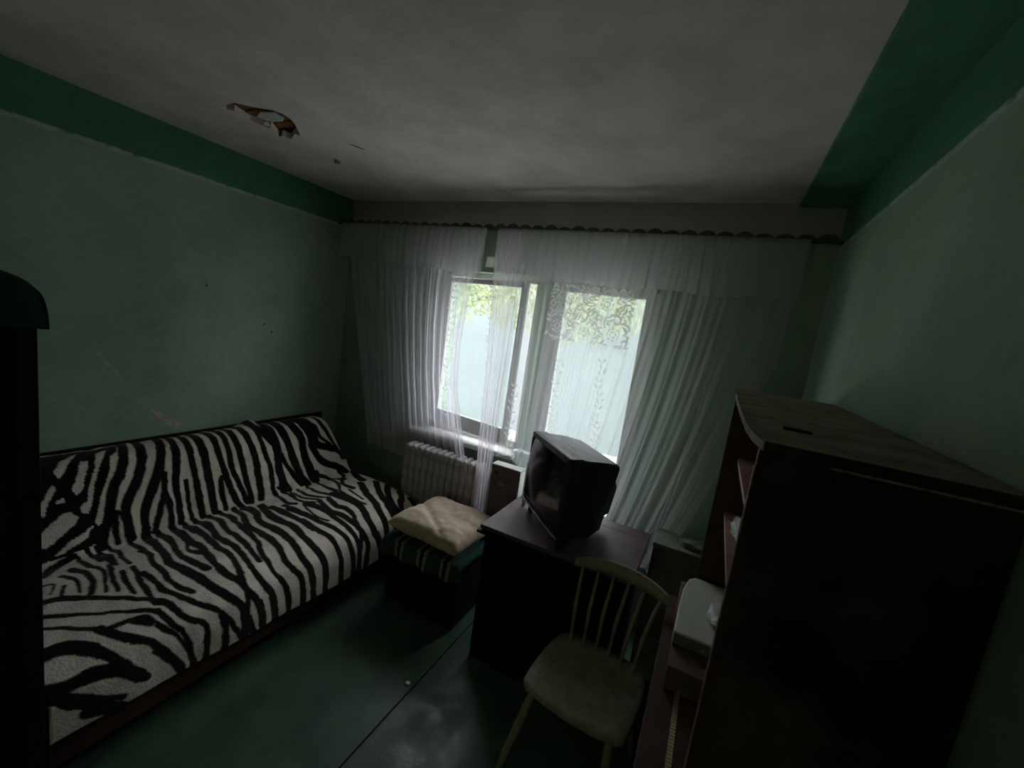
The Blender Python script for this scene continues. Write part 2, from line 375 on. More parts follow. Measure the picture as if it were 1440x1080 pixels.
# window: frame, sash standing slightly open, glass
win = struct(boxes('window_1', [
    ((WX0, 2.72, .88), (WX0 + .055, 2.79, ZT)), ((WX1 - .055, 2.72, .88), (WX1, 2.79, ZT)),
    ((WX0, 2.72, ZT - .04), (WX1, 2.79, ZT)), ((WX0, 2.72, .88), (WX1, 2.79, .935))], M_WHITE), 'white framed window left of the balcony door', 'window')
hx, hy, ang = WX0 + .045, 2.715, math.radians(-9)
def sash_pt(u, d, z): return (hx + math.cos(ang) * u + math.sin(-ang) * d * -1, hy + math.sin(ang) * u + math.cos(ang) * d, z)
def sash_box(name, u0, u1, z0, z1, d0, d1, m, parent):
    V = [sash_pt(u, d, z) for z in (z0, z1) for d in (d0, d1) for u in (u0, u1)]
    return pyd(name, V, [(0, 1, 3, 2), (4, 6, 7, 5), (0, 4, 5, 1), (2, 3, 7, 6), (0, 2, 6, 4), (1, 5, 7, 3)], m, parent)
SW = WX1 - WX0 - .09
for q in ((0, .05, .94, 2.05), (SW - .05, SW, .94, 2.05)): sash_box('sash_stile', *q, -.035, 0, M_WHITE, win)
for q in ((.05, SW - .05, .94, 1.045), (.05, SW - .05, 2.015, 2.05)): sash_box('sash_rail', *q, -.035, 0, M_WHITE, win)
sash_box('pane', .05, SW - .05, 1.045, 2.015, -.02, -.016, M_GLASS, win)
box('window_sill', (WX0 - .06, 2.545, .850), (DX0 - .03, 2.73, .882), M_WHITE, win, bev=.006)
# small vent above the window
struct(boxes('window_2', [((VX0, 2.638, VZ0), (VX1, 2.646, VZ0 + .008)), ((VX0, 2.638, VZ1 - .008), (VX1, 2.646, VZ1)), ((VX0, 2.638, VZ0), (VX0 + .008, 2.646, VZ1)), ((VX1 - .008, 2.638, VZ0), (VX1, 2.646, VZ1))], M_WHITE, bev=0), 'tiny bright vent opening over the window', 'window')
box('pane', (VX0 + .008, 2.640, VZ0 + .008), (VX1 - .008, 2.643, VZ1 - .008), M_FROST, bpy.data.objects['window_2'], bev=0)
# balcony door
dr = struct(boxes('door_1', [
    ((DX0, 2.72, .03), (DX0 + .045, 2.79, ZT)), ((DX1 - .045, 2.72, .03), (DX1, 2.79, ZT)), ((DX0, 2.72, ZT - .03), (DX1, 2.79, ZT)), ((DX0, 2.72, .03), (DX1, 2.79, .07)),
    ], M_WHITE), 'white glazed balcony door behind the lace curtain', 'door')
boxes('door_leaf', [((DX0 + .047, 2.73, .075), (DX0 + .12, 2.77, ZT - .033)), ((DX1 - .10, 2.73, .075), (DX1 - .047, 2.77, ZT - .033)),
    ((DX0 + .12, 2.73, ZT - .068), (DX1 - .10, 2.77, ZT - .033)), ((DX0 + .12, 2.73, .075), (DX1 - .10, 2.77, .60))], M_WHITE, dr)
box('pane', (DX0 + .12, 2.748, .60), (DX1 - .10, 2.752, ZT - .068), M_GLASS, dr, bev=0)

# ------------------------------------------------------------------ outside
M_GRND = mat('pale_courtyard_concrete', (.62, .60, .56), .9, var=.2, vscale=.6)
M_FAC = mat('pale_render_facade', (.175, .200, .198), .9, var=.08, vscale=.8)
M_LEAF = mat('tree_leaf_green', (.34, .37, .21), .7, vscale=3, col2=(.17, .21, .11))
M_BARK = mat('tree_bark', (.12, .09, .06), .9, var=.4, vscale=10)
struct(box('ground', (-40, YO, -3.2), (30, 40, -3.0), M_GRND, bev=0), 'pale courtyard ground outside', 'ground')
t = thing('neighbour_building', 'pale building facing the window across the courtyard', 'building', (-6, 17, -3))
box('facade_wall', (-22, 17, -3), (14, 26, 6.5), M_FAC, t, bev=0)
box('roof_slab', (-22.3, 16.6, 6.5), (14.3, 26, 6.8), M_WHITE, t, bev=.02)
def leaf_crown(name, c, r, n, parent, seed, size=.075):
    rd = random.Random(seed); V = []; F = []
    for i in range(n):
        while True:
            p = Vector((rd.uniform(-1, 1), rd.uniform(-1, 1), rd.uniform(-1, 1)))
            if .25 < p.length < 1: break
        p = Vector(c) + Vector((p.x * r[0], p.y * r[1], p.z * r[2]))
        a = Vector((rd.uniform(-1, 1), rd.uniform(-1, 1), rd.uniform(-1, .5))).normalized(); b = a.orthogonal().normalized()
        s = size * rd.uniform(.6, 1.3); k = len(V)
        V += [p, p + a * s + b * s * .4, p + a * s * 2, p + a * s - b * s * .4]; F.append((k, k + 1, k + 2, k + 3))
    o = pyd(name, V, F, M_LEAF, parent); o['kind'] = 'stuff'; return o
for nm, (tx, ty), (cz, r), sd, lab in (('leafy_tree', (-6.15, 7.6), (3.15, (2.7, 1.2, 1.6)), 1, 'green leafy tree seen through the gap in the curtains'),
                                ('leafy_tree', (-4.45, 11.4), (3.6, (3.6, 1.4, 2.2)), 2, 'green leafy tree outside the balcony door behind the lace')):
    t = thing(nm, lab, 'tree', (tx, ty, -3))
    tube('trunk', [(tx, ty, -3), (tx + .08, ty, -.5), (tx - .05, ty + .05, 1.8), (tx, ty, 3.6)], [.16, .13, .10, .05], M_BARK, t)
    leaf_crown('foliage', (tx, ty, cz), r, 9000, t, sd)

# ------------------------------------------------------------------ curtains
def curtain(name, m, top, bot, nu, nv, freq, amp, seed=0, ex=1.0, parent=None, spread=None, bellow=0, uvs=(1, 1), sag=None):
    V = []; F = []; UV = []
    for j in range(nv + 1):
        v = j / nv
        for i in range(nu + 1):
            u = i / nu
            a = Vector(top(u)); b = Vector(bot(u)); g = v ** (ex(u) if callable(ex) else ex)
            p = Vector((a.x + (b.x - a.x) * g, a.y + (b.y - a.y) * v, a.z + (b.z - a.z) * v))
            if spread: p.x += spread(u, v)
            ph = 2 * PI * freq * u + 2.2 * nz(u * 3 + seed, v * .8, seed)
            am = amp * (.45 + .55 * v) * (.6 + .8 * abs(nz(u * 9, seed, 3)) * 1.6)
            p.y += am * math.sin(ph) + amp * .35 * math.sin(ph * 2.3 + 1) + .006 * nz(u * 14, v * 9, seed)
            p.x += amp * .35 * math.cos(ph * 1.0)
            V.append(p); UV.append(((a.x) * uvs[0], p.z * uvs[1]))
    W = nu + 1
    for j in range(nv):
        for i in range(nu): F.append((j * W + i, j * W + i + 1, (j + 1) * W + i + 1, (j + 1) * W + i))
    me = bpy.data.meshes.new(name); me.from_pydata([tuple(v) for v in V], [], F); me.materials.append(m)
    ul = me.uv_layers.new(name='UVMap')
    for lp in me.loops: ul.data[lp.index].uv = UV[lp.vertex_index]
    return link(name, me, parent, True)
CY = 2.475
rod = thing('curtain_rod', 'thin curtain rod with dark rings under the white frieze', 'curtain rod', (-1.25, 2.50, 2.36))
tube('rod', [(XL + .01, 2.50, 2.362), (XR - .01, 2.50, 2.362)], .008, M_TABLEW, rod)
# scalloped dark heading tape, one bulge per hook
V = []; F = []; K = 0
pitch = .088; nb = int((XR - XL - .04) / pitch)
bm = bmesh.new()
for k in range(nb):
    cx = XL + .04 + pitch * (k + .5); r = pitch * .56; rr = r * (.85 + .25 * random.random())
    pts = [(cx + r * math.cos(a), 2.352 + rr * .85 * math.sin(a)) for a in [PI * q / 9 for q in range(10)]]
    for y0, y1 in ((2.476, 2.484),):
        f0 = [bm.verts.new((x, y0, z)) for x, z in pts]; f1 = [bm.verts.new((x, y1, z)) for x, z in pts]
        bm.faces.new(f0); bm.faces.new(list(reversed(f1)))
        for i in range(len(pts)): bm.faces.new((f0[i], f0[(i + 1) % len(pts)], f1[(i + 1) % len(pts)], f1[i]))
M_HEAD = mat('dark_heading_tape', (.10, .115, .10), .9, var=.3, vscale=20)
from_bm('heading_tape', bm, M_HEAD, rod)

def sc(u, k): return abs(math.sin(u * k))
va = thing('valance', 'short gathered net valance across the whole window wall', 'valance', (-1.25, 2.44, 2.05))
curtain('valance_cloth', M_NETD, lambda u: (-2.82 + 1.32 * u, 2.455, 2.362), lambda u: (-2.82 + 1.32 * u, 2.445, 2.10 - .04 * u + .008 * math.sin(u * 20)), 200, 8, 20, .010, 5, parent=va)
curtain('valance_cloth', M_NETD, lambda u: (-1.41 + 1.69 * u, 2.455, 2.362), lambda u: (-1.41 + 1.69 * u, 2.445, 2.052 + .008 * math.sin(u * 22) + .015 * u), 240, 8, 25, .010, 11, parent=va)
V = []
ca = thing('net_curtain', 'left gathered net curtain hanging over the radiator', 'curtain', (-2.0, CY, .6))
def a_spread(u, v):
    e = u ** 3
    z = 2.35 - 1.78 * v
    s = 0
    if z < 1.3: s = (1.3 - z) / .7
    return e * (-.06 * math.sin(PI * min(1, max(0, (2.35 - z) / 1.2))) + .22 * max(0, s) ** 1.5)
curtain('curtain_cloth', M_NET, lambda u: (-2.78 + 1.26 * u, CY + .015, 2.35), lambda u: (-2.42 + .87 * u, 2.545 - (.16 * max(0, u - .86) / .14), .66 - .06 * u), 300, 60, 17, .020, 2, ex=1.2, parent=ca, spread=a_spread)
cb = thing('net_curtain', 'narrow gathered net strand hanging between the two wider curtains', 'curtain', (-1.3, CY, .6))
curtain('curtain_cloth', M_NET, lambda u: (-1.43 + .24 * u, CY - .01, 2.35), lambda u: (-1.275 + .085 * u, CY - .11, .50), 90, 60, 5, .018, 9, ex=1.0, parent=cb)
cc = thing('net_curtain', 'right wide net curtain pulled together low behind the table', 'curtain', (-.5, CY, .6))
def c_bot(u):
    x = -1.20 + 1.10 * u ** .9
    if u < .22: z = .885 + .03 * math.sin(u * 30)
    else: z = .885 - (.30) * min(1, (u - .22) / .5)
    return (x, CY - .03, z if u < .72 else .585 - .12 * (u - .72) / .28)
curtain('curtain_cloth', M_NETC, lambda u: (-1.19 + 1.47 * u, CY + .01, 2.35), c_bot, 380, 60, 15, .014, 4, ex=lambda u: 1.0 + .7 * u, parent=cc)
curtain('gathered_edge', M_NETD, lambda u: (.20 + .07 * u, CY - .02, 2.05), lambda u: (-.135 + .03 * u, CY - .06, .44), 16, 60, 2, .012, 8, ex=1.75, parent=cc)
curtain('fold', M_NETD, lambda u: (-.03 + .03 * u, CY - .03, 1.75), lambda u: (-.16 + .02 * u, CY - .05, .60), 10, 40, 1, .008, 3, ex=1.4, parent=cc)
cl = thing('lace_panel', 'leaf patterned lace panel with scalloped hem over the balcony door', 'lace curtain', (-.77, 2.43, 1.72))
curtain('lace_cloth', M_LACE, lambda u: (-.975 + .515 * u, 2.432, 2.045), lambda u: (-.955 + .485 * u, 2.428, 1.735 - .055 * sc(u, 7.6) - .008 * sc(u, 60)), 220, 30, 4, .007, 6, parent=cl)
def leaf_shape(V, F, c, ang_, ln, wd, y):
    k = len(V); ca_, sa_ = math.cos(ang_), math.sin(ang_)
    for t, w_ in ((0, 0), (.25, .8), (.55, 1), (.8, .6), (1, 0), (.8, -.6), (.55, -1), (.25, -.8)):
        a_, b_ = (t - .5) * ln, w_ * wd / 2
        V.append((c[0] + a_ * ca_ - b_ * sa_, y + .002 * nz(c[0] * 9, c[1] * 9), c[1] + a_ * sa_ + b_ * ca_))
    F.append(tuple(range(k, k + 8)))
def rose(V, F, c, r, y):
    for ring_, nn_ in ((1.0, 8), (.45, 4)):
        for q in range(nn_):
            a_ = 2 * PI * q / nn_ + ring_ * 4
            leaf_shape(V, F, (c[0] + r * ring_ * .7 * math.cos(a_), c[1] + r * ring_ * .7 * math.sin(a_)), a_ + PI / 2, r * .50, r * .20, y)
rl = random.Random(11)
V = []; F = []; placed = []
GAP = .006
for rx_, rz_ in ((-.90, 1.80), (-.73, 1.775), (-.56, 1.79), (-.84, 1.97), (-.62, 1.955)):
    rose(V, F, (rx_, rz_), .048, 2.420); placed.append((rx_, rz_, .060))
for _ in range(5000):
    x, z = rl.uniform(-.965, -.475), rl.uniform(1.725, 2.04)
    u_ = (x + .96) / .485
    if z < 1.75 - .055 * abs(math.sin(u_ * 7.6)): continue
    if any((x - a) ** 2 + (z - b) ** 2 < (c + GAP) ** 2 for a, b, c in placed): continue
    placed.append((x, z, .0115)); leaf_shape(V, F, (x, z), rl.choice((.7, 2.3, 1.2, 2.8, .2)) + rl.uniform(-.3, .3), rl.uniform(.032, .044), rl.uniform(.012, .017), 2.420)
o = pyd('leaf_motif', V, F, M_MOTIF, cl); o['kind'] = 'stuff'; o['label'] = 'woven leaves and roses'
def chain(parent, x0, z0, x1, z1, y_, n_, sd):
    V = []; F = []; r_ = random.Random(sd)
    for q in range(n_):
        t = (q + .5) / n_; x = x0 + (x1 - x0) * t + .012 * math.sin(q * 1.3); z = z0 + (z1 - z0) * t
        for s_ in (-1, 1): leaf_shape(V, F, (x + s_ * .014, z + r_.uniform(-.01, .01)), s_ * .8 + PI / 2 * 0 + r_.uniform(-.4, .4), .034, .014, y_)
    o = pyd('leaf_motif', V, F, M_MOTIF, parent); o['kind'] = 'stuff'
chain(cb, -1.395, 2.02, -1.31, 1.12, 2.44, 22, 1)
chain(ca, -1.70, 2.0, -1.66, 1.05, 2.455, 22, 2)
chain(cc, -.60, 1.66, -.56, 1.10, 2.435, 14, 3)
chain(cc, -.86, 1.62, -.84, 1.16, 2.435, 12, 4)
chain(cc, -1.13, 1.4, -1.12, .98, 2.435, 12, 5)

# ------------------------------------------------------------------ radiator
rad = thing('radiator', 'old ribbed cast iron radiator below the window behind net curtain', 'radiator', (-1.64, 2.455, 0))
sec = None
for k in range(12):
    x0 = -1.90 + k * .0545
    if sec is None:
        bm = bmesh.new()
        bx(bm, (-.026, -.055, .20), (.026, -.030, .75), .010, 2); bx(bm, (-.026, -.012, .20), (.026, .012, .75), .010, 2); bx(bm, (-.026, .030, .20), (.026, .055, .75), .010, 2)
        bx(bm, (-.022, -.058, .735), (.022, .058, .808), .018, 3); bx(bm, (-.022, -.058, .16), (.022, .058, .22), .018, 3)
        bx(bm, (-.031, -.02, .75), (.031, .02, .785), .006, 1); bx(bm, (-.031, -.02, .175), (.031, .02, .205), .006, 1)
        bmesh.ops.recalc_face_normals(bm, faces=bm.faces)
        sec = bpy.data.meshes.new('section'); bm.to_mesh(sec); bm.free(); sec.materials.append(M_RAD)
    o = bpy.data.objects.new('section', sec); COL.objects.link(o); o.parent = rad
    o.location = (x0 - rad.location.x, 0, 0)
tube('pipe', [(-1.24, 2.455, .77), (-1.195, 2.455, .77), (-1.185, 2.455, .75), (-1.185, 2.455, 0)], .013, M_RAD, rad)
tube('valve', [(-1.235, 2.455, .77), (-1.215, 2.455, .77), (-1.215, 2.455, .772), (-1.195, 2.455, .772)], [.020, .020, .026, .026], M_RAD, rad)
for x in (-1.84, -1.36): box('foot', (x - .02, 2.42, 0), (x + .02, 2.49, .17), M_RAD, rad)

